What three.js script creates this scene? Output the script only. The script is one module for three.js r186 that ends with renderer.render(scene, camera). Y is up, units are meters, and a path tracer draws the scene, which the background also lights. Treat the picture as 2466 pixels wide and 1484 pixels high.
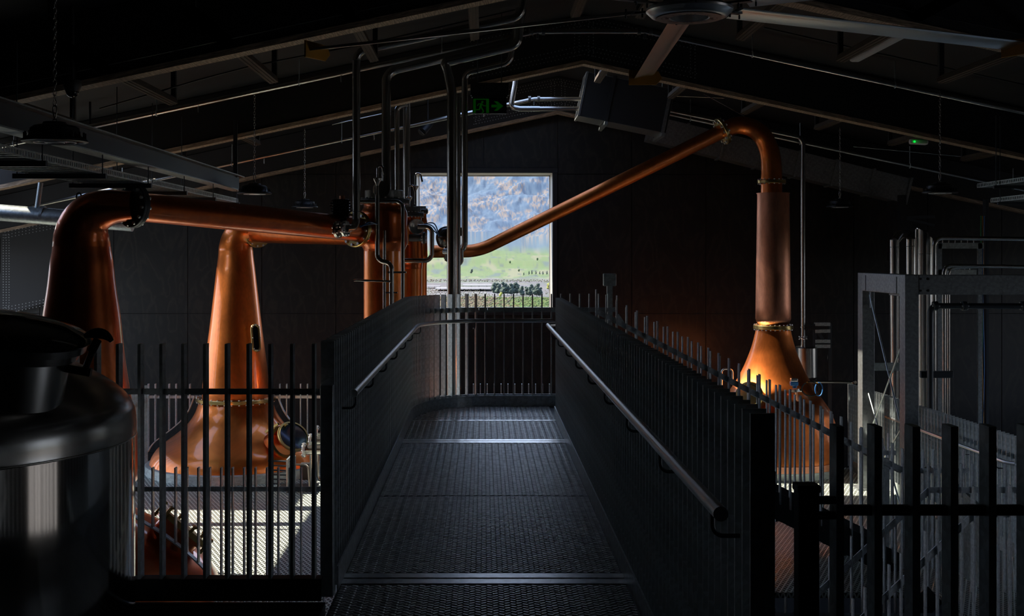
import * as THREE from 'three';
import { mergeGeometries, mergeVertices, toCreasedNormals } from 'three/addons/utils/BufferGeometryUtils.js';
import { RoundedBoxGeometry } from 'three/addons/geometries/RoundedBoxGeometry.js';
import { ImprovedNoise } from 'three/addons/math/ImprovedNoise.js';

// ---------- camera, sky, sun, exposure ----------
const scene = new THREE.Scene();
const EYE = 3.1, FOCAL = 3000, HX = 1165, HY = 615;          // eye height over the still-house floor; lens in pixels; vanishing point
const camera = new THREE.PerspectiveCamera(2 * Math.atan(869 / FOCAL) * 180 / Math.PI, 2602 / 1738, 0.1, 40000);
camera.setViewOffset(2602, 1738, 136, 254, 2466, 1484);
camera.position.set(0, EYE, 0);
camera.lookAt(0, EYE, -10);
scene.add(camera);

{ // clear morning sky: pale at the horizon, blue above
  const W = 64, H = 64, data = new Float32Array(W * H * 4), lo = [0.8, 0.87, 0.97], hi = [0.34, 0.48, 0.8];
  for (let y = 0; y < H; y++) {
    const up = Math.max(0, Math.sin(((y + 0.5) / H - 0.5) * Math.PI)), k = Math.pow(1 - up, 3.0);
    for (let x = 0; x < W; x++) for (let c = 0; c < 4; c++) data[(y * W + x) * 4 + c] = c === 3 ? 1 : hi[c] + (lo[c] - hi[c]) * k;
  }
  const sky = new THREE.DataTexture(data, W, H, THREE.RGBAFormat, THREE.FloatType);
  sky.mapping = THREE.EquirectangularReflectionMapping; sky.magFilter = THREE.LinearFilter; sky.needsUpdate = true;
  scene.background = sky;
}
const SKY = 1.8;
scene.backgroundIntensity = SKY;
const sun = new THREE.DirectionalLight(new THREE.Color(1.0, 0.86, 0.68), 11);
sun.position.set(-26.8, 29.2 + 2.0, -23.2);
sun.target.position.set(0, 2.0, -18);
sun.castShadow = true; sun.shadow.mapSize.set(2048, 2048);
Object.assign(sun.shadow.camera, { left: -20, right: 20, top: 12, bottom: -12, near: 1, far: 90 });
scene.add(sun, sun.target);
const renderer = new THREE.WebGLRenderer({ antialias: true });
renderer.toneMapping = THREE.LinearToneMapping;
renderer.toneMappingExposure = 1.9;
renderer.shadowMap.enabled = true;

// ---------- helpers ----------
let seed = 7;
const rnd = () => { seed = (seed * 1664525 + 1013904223) >>> 0; return seed / 4294967296; };
const rr = (a, b) => a + (b - a) * rnd();
const noise = new ImprovedNoise();
const fbm = (x, y, z = 0, n = 4) => { let s = 0, a = 0.5; for (let i = 0; i < n; i++, a *= 0.5, x *= 2.03, y *= 2.03) s += a * noise.noise(x, y, z + i * 7.3); return s; };
const V = (x, y, z) => new THREE.Vector3(x, y, z);
const P = (px, py, d) => V((px - HX) / FOCAL * d, EYE - (py - HY) / FOCAL * d, -d);   // a place from where it shows and how far off it is
const UPV = V(0, 1, 0);
const ni = (g) => { const h = g.index ? g.toNonIndexed() : g.clone(); for (const k of Object.keys(h.attributes)) if (!['position', 'normal', 'uv', 'color'].includes(k)) h.deleteAttribute(k); return h; };
const merge = (l) => l.length === 1 ? l[0] : mergeGeometries(l.map(ni));
const triUV = (g0, s = 1) => {                                // uv in metres from the side each face looks to
  const g = g0.index ? g0.toNonIndexed() : g0, p = g.attributes.position, uv = new Float32Array(p.count * 2);
  const a = V(), b = V(), c = V(), n = V();
  for (let i = 0; i < p.count; i += 3) {
    a.fromBufferAttribute(p, i); b.fromBufferAttribute(p, i + 1); c.fromBufferAttribute(p, i + 2);
    n.subVectors(b, a).cross(c.clone().sub(a));
    const x = Math.abs(n.x), y = Math.abs(n.y), z = Math.abs(n.z);
    [a, b, c].forEach((v, k) => { const [u, w] = y >= x && y >= z ? [v.x, v.z] : x >= z ? [v.z, v.y] : [v.x, v.y]; uv[(i + k) * 2] = u * s; uv[(i + k) * 2 + 1] = w * s; });
  }
  g.setAttribute('uv', new THREE.BufferAttribute(uv, 2));
  return g;
};
const box = (w, h, d, x = 0, y = 0, z = 0) => triUV(new THREE.BoxGeometry(w, h, d).translate(x, y, z));
const rbox = (w, h, d, r, x = 0, y = 0, z = 0) => triUV(new RoundedBoxGeometry(w, h, d, 1, r).translate(x, y, z));
const al = (g, dir, at = V(0, 0, 0)) => g.applyQuaternion(new THREE.Quaternion().setFromUnitVectors(UPV, dir.clone().normalize())).translate(at.x, at.y, at.z);
const bar = (p, q, w, h) => {                                 // box from p to q, h upright, w across
  const d = q.clone().sub(p), L = d.length(), z = d.clone().normalize(), x = Math.abs(z.y) > 0.99 ? V(1, 0, 0) : V(0, 1, 0).cross(z).normalize(), y = z.clone().cross(x);
  const g = box(w, h, L), m = new THREE.Matrix4().makeBasis(x, y, z); m.setPosition(p.clone().add(q).multiplyScalar(0.5));
  return g.applyMatrix4(m);
};
const fillet = (pts, R, n = 7) => {
  const out = [pts[0]];
  for (let i = 1; i < pts.length - 1; i++) {
    const a = pts[i - 1].clone().sub(pts[i]), b = pts[i + 1].clone().sub(pts[i]), la = a.length(), lb = b.length(); a.normalize(); b.normalize();
    const ang = Math.acos(THREE.MathUtils.clamp(a.dot(b), -1, 1)); if (ang > 3.1) { out.push(pts[i]); continue; }
    let t = R / Math.tan(ang / 2); t = Math.min(t, la * 0.48, lb * 0.48); const r = t * Math.tan(ang / 2);
    const c = pts[i].clone().add(a.clone().add(b).normalize().multiplyScalar(r / Math.sin(ang / 2)));
    const s = pts[i].clone().add(a.clone().multiplyScalar(t)).sub(c), e = pts[i].clone().add(b.clone().multiplyScalar(t)).sub(c), sw = Math.PI - ang;
    for (let k = 0; k <= n; k++) { const f = k / n, v = s.clone().multiplyScalar(Math.sin((1 - f) * sw)).add(e.clone().multiplyScalar(Math.sin(f * sw))).divideScalar(Math.sin(sw)); out.push(c.clone().add(v)); }
  }
  out.push(pts[pts.length - 1]);
  return out;
};
const sweep = (pts, rad, nr = 14, cap = true, closed = false) => {   // round tube along points; rad a number or f(0..1)
  const n = pts.length, pos = [], nor = [], uv = [], idx = [], rf = typeof rad === 'number' ? () => rad : rad;
  let len = [0]; for (let i = 1; i < n; i++) len.push(len[i - 1] + pts[i].distanceTo(pts[i - 1]));
  const T = pts.map((p, i) => (closed ? pts[(i + 1) % n].clone().sub(pts[(i + n - 1) % n]) : pts[Math.min(i + 1, n - 1)].clone().sub(pts[Math.max(i - 1, 0)])).normalize());
  let N = Math.abs(T[0].y) < 0.9 ? V(0, 1, 0) : V(1, 0, 0); N.sub(T[0].clone().multiplyScalar(N.dot(T[0]))).normalize();
  const L = closed ? n + 1 : n;
  for (let k = 0; k < L; k++) {
    const i = k % n; N.sub(T[i].clone().multiplyScalar(N.dot(T[i]))).normalize();
    const B = T[i].clone().cross(N), r = rf(len[i] / len[n - 1]);
    for (let j = 0; j <= nr; j++) {
      const a = j / nr * Math.PI * 2, v = N.clone().multiplyScalar(Math.cos(a)).add(B.clone().multiplyScalar(Math.sin(a)));
      pos.push(pts[i].x + v.x * r, pts[i].y + v.y * r, pts[i].z + v.z * r); nor.push(v.x, v.y, v.z); uv.push(a * Math.max(r, 0.02), len[i]);
    }
  }
  for (let k = 0; k < L - 1; k++) for (let j = 0; j < nr; j++) { const a = k * (nr + 1) + j, b = a + nr + 1; idx.push(a, a + 1, b, b, a + 1, b + 1); }
  if (cap && !closed) for (const e of [0, n - 1]) {
    const s = e ? 1 : -1, c = pos.length / 3; pos.push(pts[e].x, pts[e].y, pts[e].z); nor.push(T[e].x * s, T[e].y * s, T[e].z * s); uv.push(0, 0);
    for (let j = 0; j <= nr; j++) { const o = (e * (nr + 1) + j) * 3; pos.push(pos[o], pos[o + 1], pos[o + 2]); nor.push(T[e].x * s, T[e].y * s, T[e].z * s); uv.push(0, 0); }
    for (let j = 0; j < nr; j++) e ? idx.push(c, c + 1 + j, c + 2 + j) : idx.push(c, c + 2 + j, c + 1 + j);
  }
  const g = new THREE.BufferGeometry();
  g.setAttribute('position', new THREE.Float32BufferAttribute(pos, 3)); g.setAttribute('normal', new THREE.Float32BufferAttribute(nor, 3)); g.setAttribute('uv', new THREE.Float32BufferAttribute(uv, 2)); g.setIndex(idx);
  return g;
};
const pipe = (pts, r, R = r * 2.6, nr = 14) => sweep(fillet(pts, R), r, nr);
const arc = (f, n = 24) => Array.from({ length: n + 1 }, (_, i) => f(i / n));
const cyl = (p, q, r, r2 = r, nr = 20) => al(new THREE.CylinderGeometry(r2, r, p.distanceTo(q), nr).translate(0, p.distanceTo(q) / 2, 0), q.clone().sub(p), p);
const spline = (rows, n) => {                                  // [r, y] rows -> smooth lathe profile
  const c = new THREE.CatmullRomCurve3(rows.map(([r, y]) => V(r, y, 0)), false, 'centripetal');
  return c.getPoints(n).map((v) => new THREE.Vector2(Math.max(0, v.x), v.y));
};
const lathe = (rows, nr = 64, n = 0) => {
  const g = new THREE.LatheGeometry(n ? spline(rows, n) : rows.map(([r, y]) => new THREE.Vector2(r, y)), nr);
  const uv = g.attributes.uv, p = g.attributes.position; for (let i = 0; i < uv.count; i++) uv.setXY(i, uv.getX(i) * 4, p.getY(i));
  return n ? g : toCreasedNormals(g, 0.6);
};
const bolts = (n, R, r, h, off = 0) => merge(Array.from({ length: n }, (_, i) => { const a = i / n * Math.PI * 2 + off; return new THREE.CylinderGeometry(r, r, h, 6).translate(Math.cos(a) * R, 0, Math.sin(a) * R); }));
const names = {};
const numbered = (n) => { const k = names[n] = (names[n] ?? -1) + 1; return k ? n + '_' + String(k).padStart(3, '0') : n; };
const shade = (o) => { o.castShadow = o.receiveShadow = true; return o; };
function thing(name, label, category, at = V(0, 0, 0), group, kind) {
  const o = new THREE.Group(); o.name = numbered(name); o.position.copy(at); scene.add(o);
  if (kind) o.userData.kind = kind; else Object.assign(o.userData, { label, category });
  if (group) o.userData.group = group;
  return o;
}
const structure = (name, at) => thing(name, '', '', at, null, 'structure');
const worldOf = (t) => { const v = V(0, 0, 0); for (let o = t; o; o = o.parent) v.add(o.position); return v; };
function part(t, name, geo, mat, label) {                       // geo in world coordinates
  const b = worldOf(t), m = shade(new THREE.Mesh(geo.clone().translate(-b.x, -b.y, -b.z), mat)); m.name = name; if (label) m.userData.label = label; t.add(m); return m;
}
function put(t, name, geo, mat, at, turn = 0) {                 // shared geometry in its own axes, at a world place
  const m = shade(new THREE.Mesh(geo, mat)); m.name = name; m.position.copy(at).sub(worldOf(t)); m.rotation.y = turn; t.add(m); return m;
}
function copyOf(o, at, label) { const c = o.clone(); c.name = numbered(o.name.replace(/_\d+$/, '')); c.position.copy(at); if (label) c.userData.label = label; scene.add(c); return c; }

// ---------- materials ----------
const tex = (N, M, f, srgb = false, rep = null) => {             // f(u, v) -> value or [r, g, b] 0..1
  const d = new Uint8Array(N * M * 4);
  for (let y = 0; y < M; y++) for (let x = 0; x < N; x++) { const c = f(x / N, y / M), o = (y * N + x) * 4; for (let k = 0; k < 3; k++) d[o + k] = Math.max(0, Math.min(255, (Array.isArray(c) ? c[k] : c) * 255)); d[o + 3] = 255; }
  const t = new THREE.DataTexture(d, N, M); t.wrapS = t.wrapT = THREE.RepeatWrapping; t.magFilter = THREE.LinearFilter; t.minFilter = THREE.LinearMipmapLinearFilter; t.generateMipmaps = true; if (srgb) t.colorSpace = THREE.SRGBColorSpace; if (rep) t.repeat.set(...rep); t.needsUpdate = true; return t;
};
const wrapN = (u, v, f, z) => { // tiling noise
  const a = u * Math.PI * 2, b = v * Math.PI * 2; return noise.noise(Math.cos(a) * f + 3.1 * z, Math.sin(a) * f + Math.cos(b) * f * 1.01, Math.sin(b) * f + z);
};
const lin = (r, g, b) => new THREE.Color().setRGB(r, g, b);
const mat = (color, roughness, metalness, more = {}) => new THREE.MeshStandardMaterial({ color, roughness, metalness, ...more });
const spangle = (() => { // zinc crystals
  const cells = Array.from({ length: 170 }, () => [rnd(), rnd(), rnd()]);
  return tex(256, 256, (u, v) => { let b = 9, w = 0; for (const [x, y, k] of cells) { let dx = Math.abs(u - x), dy = Math.abs(v - y); dx = Math.min(dx, 1 - dx); dy = Math.min(dy, 1 - dy); const d = dx * dx + dy * dy; if (d < b) { b = d; w = k; } } return 0.72 + 0.28 * w + 0.1 * wrapN(u, v, 1.5, 2); }, false, [3, 3]);
})();
const brushed = tex(256, 256, (u, v) => 0.55 + 0.25 * wrapN(u, v * 1, 0.8, 4) + 0.2 * Math.sin(v * 400 + 9 * wrapN(u, v, 3, 1)) * 0.4, false, [2, 2]);
const patina = tex(256, 256, (u, v) => 0.5 + 0.42 * wrapN(u, v, 1.3, 5) + 0.22 * wrapN(u, v, 4.5, 9) + 0.1 * wrapN(u, v, 12, 3), false, [0.5, 0.5]);
const patinaC = tex(256, 256, (u, v) => { const k = 0.8 + 0.22 * wrapN(u, v, 1.2, 15) + 0.12 * wrapN(u, v, 5, 2); return [0.98 * Math.min(1, k + 0.1), k * 0.98, k * 0.95]; }, false, [0.6, 0.6]);
const ply = tex(512, 512, (u, v) => { const w = wrapN(u, v * 0.6, 0.9, 1) * 5 + wrapN(u, v, 2.2, 8) * 1.2, r = Math.sin((u * 14 + w * 2.4)) * 0.5 + 0.5, g = 0.3 + 0.6 * r * r + 0.18 * wrapN(u, v, 8, 3); return [g, g * 0.98, g * 0.9]; }, true, [1 / 1.3, 1 / 2.4]);
const lumber = tex(256, 256, (u, v) => { const r = Math.sin(v * 60 + 3 * wrapN(u, v, 0.9, 2) * 2) * 0.12, k = 0.78 + r + 0.14 * wrapN(u, v, 6, 7); return [k, k * 0.97, k * 0.93]; }, true, [0.7, 4]);
const diamond = (u, v) => { const a = Math.abs(((u + v) % 1 + 1) % 1 - 0.5), b = Math.abs(((u - v) % 1 + 1) % 1 - 0.5); return Math.max(a, b); };
const meshC = tex(128, 128, (u, v) => { const k = diamond(u * 2, v * 2); return k > 0.35 ? 1 : k > 0.31 ? 0.6 : 0.12; });
const meshB = tex(128, 128, (u, v) => { const k = diamond(u * 2, v * 2); return k > 0.33 ? 0.4 + 0.6 * (k - 0.33) / 0.17 : 0; });
for (const t of [meshC, meshB]) t.repeat.set(1 / 0.1, 1 / 0.24);
const M = {
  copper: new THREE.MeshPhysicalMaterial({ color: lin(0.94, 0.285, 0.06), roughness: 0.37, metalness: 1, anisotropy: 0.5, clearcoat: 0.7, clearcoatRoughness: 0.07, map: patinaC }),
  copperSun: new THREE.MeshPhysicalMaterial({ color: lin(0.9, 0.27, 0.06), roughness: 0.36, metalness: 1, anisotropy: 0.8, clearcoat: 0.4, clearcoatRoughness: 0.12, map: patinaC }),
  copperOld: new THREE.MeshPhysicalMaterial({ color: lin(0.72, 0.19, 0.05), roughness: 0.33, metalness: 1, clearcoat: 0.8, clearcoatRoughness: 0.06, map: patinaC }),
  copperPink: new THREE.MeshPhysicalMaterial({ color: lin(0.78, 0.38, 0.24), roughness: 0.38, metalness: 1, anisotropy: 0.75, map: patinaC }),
  galv: mat(lin(0.5, 0.55, 0.56), 0.42, 0.9, { map: spangle }),
  galvFin: mat(lin(0.6, 0.65, 0.67), 0.42, 0.9, { map: spangle }),
  galvBright: mat(lin(0.84, 0.89, 0.92), 0.48, 0.6, { map: spangle }),
  galvPale: mat(lin(0.62, 0.68, 0.66), 0.5, 0.75, { map: spangle }),
  deck: mat(lin(0.1, 0.105, 0.11), 0.5, 0.8),
  treadBar: mat(lin(0.9, 0.92, 0.92), 0.42, 0.9),
  portal: mat(lin(0.34, 0.36, 0.37), 0.45, 0.85, { map: spangle }),
  strip: mat(lin(0.85, 0.88, 0.9), 0.26, 0.9, { map: spangle }),
  mesh: mat(lin(0.56, 0.62, 0.57), 0.5, 0.55, { map: meshC, bumpMap: meshB, bumpScale: 0.006 }),
  stainless: mat(lin(0.5, 0.48, 0.45), 0.24, 1),
  stainlessTank: new THREE.MeshPhysicalMaterial({ color: lin(0.5, 0.49, 0.47), roughness: 0.09, metalness: 1 }),
  stainlessDome: mat(lin(0.46, 0.45, 0.43), 0.22, 1),
  alu: mat(lin(0.78, 0.78, 0.78), 0.3, 1),
  brass: mat(lin(0.52, 0.38, 0.15), 0.28, 1),
  darkSteel: mat(lin(0.07, 0.08, 0.09), 0.45, 0.7),
  black: mat(lin(0.012, 0.012, 0.013), 0.45, 0),
  blackGloss: mat(lin(0.01, 0.01, 0.01), 0.2, 0),
  ply: mat(lin(0.0155, 0.0145, 0.0115), 0.5, 0, { map: ply }),
  wallBlack: mat(lin(0.012, 0.012, 0.012), 0.7, 0),
  timber: mat(lin(0.55, 0.43, 0.32), 0.6, 0, { map: lumber }),
  purlin: mat(lin(0.11, 0.085, 0.062), 0.6, 0, { map: lumber }),
  web: mat(lin(0.01, 0.01, 0.01), 0.6, 0),
  nail: mat(lin(0.3, 0.3, 0.3), 0.5, 0.8),
  concrete: mat(lin(0.05, 0.05, 0.05), 0.8, 0),
  duct: mat(lin(0.36, 0.37, 0.36), 0.42, 0.85, { map: spangle }),
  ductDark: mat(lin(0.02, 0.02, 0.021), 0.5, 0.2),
  yellow: mat(lin(0.45, 0.2, 0.01), 0.45, 0),
  blue: mat(lin(0.03, 0.16, 0.45), 0.4, 0),
  hose: mat(lin(0.02, 0.08, 0.22), 0.35, 0),
  rubber: mat(lin(0.01, 0.01, 0.01), 0.6, 0),
  white: mat(lin(0.6, 0.6, 0.58), 0.5, 0),
  frame: mat(lin(0.75, 0.7, 0.62), 0.45, 0),
  glass: new THREE.MeshPhysicalMaterial({ color: lin(0.96, 0.98, 1), roughness: 0.02, metalness: 0, transmission: 1, thickness: 0, ior: 1.5 }),
  lens: mat(lin(0.1, 0.1, 0.1), 0.15, 0.2),
  lidSkyGlass: mat(lin(0.1, 0.2, 0.36), 0.06, 0.9),  // blue stands for reflected sky, put into the pane colour
  dark: mat(lin(0.004, 0.005, 0.006), 0.08, 0),
};

// ---------- the building ----------
const DECK = 1.5, XL = -8.85, XR = 11.4, ZB = -21.8, ZF = 6, RIDGE = 1.28, SLOPE = 0.2139;
const roofLow = (x) => EYE + 2.47 - SLOPE * Math.abs(x - RIDGE), ROOF = 0.62;
const extrude = (pts, depth, holes = []) => {
  const s = new THREE.Shape(pts.map(([x, y]) => new THREE.Vector2(x, y))); for (const h of holes) s.holes.push(new THREE.Path(h.map(([x, y]) => new THREE.Vector2(x, y))));
  return triUV(new THREE.ExtrudeGeometry(s, { depth, bevelEnabled: false }));
};
const WIN = { x0: -1.177, x1: 1.2, y0: 2.14, y1: 4.54 };
{ // floors
  const f = structure('floor', V(0, -2.4, -8)); part(f, 'slab', box(XR - XL + 0.4, 0.2, 28.2, (XL + XR) / 2, -2.5, -7.9), M.concrete);
  const p = structure('floor_platform', V(0, 0, -12));
  part(p, 'grating', box(6.95, 0.05, 12.3, -3.72, -0.025, -12.05), M.mesh); part(p, 'grating', box(10.4, 0.05, 6.75, 4.96, -0.025, -14.82), M.mesh);
  part(p, 'grating', box(6.0, 0.05, 2.4, 7.15, -0.025, -10.24), M.mesh);
  for (const z of [-6.4, -8.6, -10.95, -13.2, -15.4, -18.15]) part(p, 'joist', box(z < -10.9 ? 15.2 : 6.9, 0.22, 0.1, z < -10.9 ? 0.36 : -3.72, -0.17, z), M.darkSteel);
  const e = structure('floor_entry', V(0, DECK, 0));
  part(e, 'grating', box(2.2, 0.06, 1.25, -1.83, DECK - 0.03, -5.12), M.darkSteel); part(e, 'grating', box(2.1, 0.06, 0.3, 1.8, DECK - 0.03, -3.3), M.darkSteel);
  for (let i = 0; i < 15; i++) part(e, 'grating_bar', box(2.2, 0.012, 0.012, -1.83, DECK + 0.006, -4.56 - i * 0.08), M.black);
}
{ // walls: black plywood sheets at the far gable, openings to the yard on both long sides
  const w = structure('wall_back', V(0, 0, ZB)), top = (x) => roofLow(x) + ROOF + 0.1;
  const hole = [[WIN.x0, WIN.y0], [WIN.x1, WIN.y0], [WIN.x1, WIN.y1], [WIN.x0, WIN.y1]];
  part(w, 'backing', extrude([[XL - 0.2, -2.5], [XR + 0.2, -2.5], [XR + 0.2, top(XR + 0.2)], [RIDGE, top(RIDGE)], [XL - 0.2, top(XL - 0.2)]], 0.36, [hole]).translate(0, 0, ZB - 0.38), M.wallBlack);
  const clip = (poly, f) => { const out = []; poly.forEach((a, i) => { const b = poly[(i + 1) % poly.length], fa = f(a), fb = f(b); if (fa >= 0) out.push(a); if ((fa >= 0) !== (fb >= 0)) { const t = fa / (fa - fb); out.push([a[0] + (b[0] - a[0]) * t, a[1] + (b[1] - a[1]) * t]); } }); return out; };
  const J = 0.006, SW = 1.295, rows = [[-2.4, -0.36], [-0.36, 2.08], [2.08, 4.52], [4.52, 6.4]];
  for (let i = -7; i < 9; i++) for (const [y0, y1] of rows) {
    const a = Math.max(i * SW, XL) + J, b = Math.min((i + 1) * SW, XR) - J; if (b - a < 0.05) continue;
    let rects = [[a, y0 + J, b, y1 - J]];
    if (b > WIN.x0 - 0.09 && a < WIN.x1 + 0.09) rects = rects.flatMap(([x0, ya, x1, yb]) => [[x0, ya, x1, Math.min(yb, WIN.y0 - 0.09)], [x0, Math.max(ya, WIN.y1 + 0.09), x1, yb], [x0, Math.max(ya, WIN.y0 - 0.09), Math.min(x1, WIN.x0 - 0.09), Math.min(yb, WIN.y1 + 0.09)], [Math.max(x0, WIN.x1 + 0.09), Math.max(ya, WIN.y0 - 0.09), x1, Math.min(yb, WIN.y1 + 0.09)]]);
    for (const [x0, ya, x1, yb] of rects) {
      if (x1 - x0 < 0.03 || yb - ya < 0.03) continue;
      let poly = [[x0, ya], [x1, ya], [x1, yb], [x0, yb]];
      poly = clip(poly, ([x, y]) => roofLow(RIDGE) + ROOF - SLOPE * (RIDGE - x) - y); poly = clip(poly, ([x, y]) => roofLow(RIDGE) + ROOF - SLOPE * (x - RIDGE) - y);
      if (poly.length > 2) part(w, 'plywood_sheet', extrude(poly, 0.018).translate(0, 0, ZB - 0.019), M.ply);
    }
  }
  const side = (name, x, t, opens) => { // a long wall with openings [z0, z1, y0, y1, posts]
    const h = roofLow(x) + ROOF + 0.05, g = structure(name, V(x, 0, -8)); let z = ZF + 0.2;
    const seg = (za, zb, y0, y1) => { if (za - zb > 0.01 && y1 - y0 > 0.01) part(g, 'wall_panel', box(0.2, y1 - y0, za - zb, x + t * 0.1, (y0 + y1) / 2, (za + zb) / 2), M.wallBlack); };
    for (const [a, b, y0, y1, posts] of opens) {
      seg(z, a, -2.5, h); seg(a, b, -2.5, y0); seg(a, b, y1, h); z = b;
      for (let i = 1; i <= posts; i++) part(g, 'post', box(0.1, y1 - y0, 0.1, x + t * 0.1, (y0 + y1) / 2, a + (b - a) * i / (posts + 1)), M.darkSteel);
    }
    seg(z, ZB - 0.2, -2.5, h);
  };
  side('wall_left', XL, -1, [[-15.2, -21.0, 0.05, 3.3, 2]]);
  side('wall_right', XR, 1, [[-4.3, -8.0, -2.2, 3.3, 9], [-15.2, -18.6, 0.6, 3.2, 0]]);  // close-set posts of the nearer opening are added to stripe the tank reflection
  const wf = structure('wall_front', V(0, 0, ZF)); part(wf, 'panel', extrude([[XL - 0.2, -2.5], [XR + 0.2, -2.5], [XR + 0.2, top(XR)], [RIDGE, top(RIDGE)], [XL - 0.2, top(XL)]], 0.2).translate(0, 0, ZF), M.wallBlack);
}
{ // roof with purlins
  const c = structure('ceiling', V(RIDGE, roofLow(RIDGE) + ROOF, -8)), T = 0.16;
  const y = (x) => roofLow(x) + ROOF, a = XL - 0.3, b = XR + 0.3;
  const slab = (xa, xb, za, zb) => part(c, 'roof_lining', extrude([[xa, y(xa)], [xb, y(xb)], [xb, y(xb) + T], [xa, y(xa) + T]], za - zb).translate(0, 0, zb), M.wallBlack);
  const z0 = ZF + 0.35, z1 = ZB - 0.25; slab(RIDGE, b, z0, z1); slab(a, -8.35, z0, z1); slab(-5.5, -2.2, z0, z1); slab(1.1, RIDGE, z0, z1); slab(-8.35, -5.5, z0, -12.6); slab(-6.3, -5.5, -12.6, -16.0); slab(-8.35, -5.5, -16.0, -16.2); slab(-8.35, -6.6, -16.2, -19.4); slab(-8.35, -5.5, -19.4, z1); slab(-2.2, 1.1, z0, -17.1); slab(-2.2, 1.1, -17.95, -18.28); slab(-2.2, -0.7, -18.28, -19.9); slab(-2.2, 1.1, -19.9, z1);
  [[-8.35, -6.3, -12.6, -16.0], [-6.6, -5.5, -16.2, -19.4], [-2.2, 1.1, -17.1, -17.95], [-0.7, 1.1, -18.28, -19.9]].forEach(([xa, xb, za, zb], i) => { // glazed rooflights
    const s = structure('window_' + (i + 2), V((xa + xb) / 2, y((xa + xb) / 2), (za + zb) / 2));
    part(s, 'pane', extrude([[xa, y(xa) + 0.1], [xb, y(xb) + 0.1], [xb, y(xb) + 0.106], [xa, y(xa) + 0.106]], za - zb).translate(0, 0, zb), M.glass); });
  for (const [z0, z1] of [[-10.78, -12.9], [-16.1, -17.7], [-10.62, -9.2]]) for (const s of [-1, 1]) for (let k = 0; k < 9; k++) {
    const x = RIDGE + s * (0.32 + 1.04 * k), yy = roofLow(x); if (x < XL + 0.2 || x > XR - 0.2 || (z0 < -16 && ((x > -2.2 && x < 1.1) || (x > -8.4 && x < -5.4)))) continue;
    const g = [box(0.09, 0.06, z0 - z1, 0, 0.08, 0), box(0.006, 0.008, z0 - z1, -0.018, 0.047, 0), box(0.006, 0.008, z0 - z1, 0.018, 0.047, 0)];
    part(c, 'fly_brace', merge(g).rotateZ(-s * Math.atan(SLOPE)).translate(x, yy, (z0 + z1) / 2), M.purlin); part(c, 'brace_hanger', box(0.05, ROOF - 0.06, 0.05, x, yy + ROOF / 2 + 0.08, z0 < -10.7 ? z1 + 0.04 : z1 - 0.04), M.web);
  }
}
{ // portal frames of plywood box rafters with raw timber undersides and nailed gussets
  const frames = [-10.7, -16.0, -21.55];
  frames.forEach((z, n) => {
    const t = structure('beam_' + (n + 1), V(RIDGE, roofLow(RIDGE), z));
    for (const s of [-1, 1]) {
      const xe = s < 0 ? XL + 0.02 : XR - 0.02, p0 = V(RIDGE, roofLow(RIDGE), z), p1 = V(xe, roofLow(xe), z);
      part(t, 'web', extrude([[RIDGE, roofLow(RIDGE) + 0.03], [xe, roofLow(xe) + 0.03], [xe, roofLow(xe) + ROOF - 0.01], [RIDGE, roofLow(RIDGE) + ROOF - 0.01]], 0.16).translate(0, 0, z - 0.08), M.web);
      part(t, 'bottom_chord', bar(p0, p1, 0.2, 0.05), M.timber);
      part(t, 'leg', box(0.5, roofLow(xe) + 2.4, 0.16, xe - s * 0.25, (roofLow(xe) - 2.4) / 2, z), M.web);
    }
    const nails = [];
    const row = (x, y) => nails.push([x, y]);
    for (let i = 0; i < 62; i++) for (let j = 0; j < 3; j++) { const x = RIDGE - 1.45 + i * 0.047; row(x + (j % 2) * 0.022, roofLow(x) + 0.1 + j * 0.055); row(x + (j % 2) * 0.022, roofLow(x) + 0.57 - j * 0.05); }
    for (let j = 0; j < 12; j++) for (const x of [-1.42, -1.36, -0.12, -0.06, 0.06, 0.12, 1.36, 1.42]) row(RIDGE + x, roofLow(RIDGE + x) + 0.1 + j * 0.04);
    if (n === 2) for (let i = 0; i < 30; i++) for (const k of [0, 0.05, 0.1]) { row(-8.28 + k, 3.45 - i * 0.045); if (i < 16) { row(-8.25 + i * 0.06, 3.5 - k + i * 0.012); row(-8.25 + i * 0.06, 2.1 + k + i * 0.012); } }
    const g = new THREE.CylinderGeometry(0.008, 0.008, 0.006, 6).rotateX(Math.PI / 2), im = shade(new THREE.InstancedMesh(g, M.nail, nails.length)), m4 = new THREE.Matrix4();
    nails.forEach(([x, y], i) => im.setMatrixAt(i, m4.makeTranslation(x - RIDGE, y - roofLow(RIDGE), 0.083)));
    im.name = 'nail_heads'; im.userData.kind = 'stuff'; t.add(im);
    if (n === 2) part(t, 'gusset', extrude([[-8.36, 2.05], [-7.3, 2.35], [-7.1, roofLow(-7.1) + 0.02], [-8.36, roofLow(-8.36) + 0.02]], 0.02).translate(0, 0, z + 0.06), M.web);
  });
}
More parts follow.
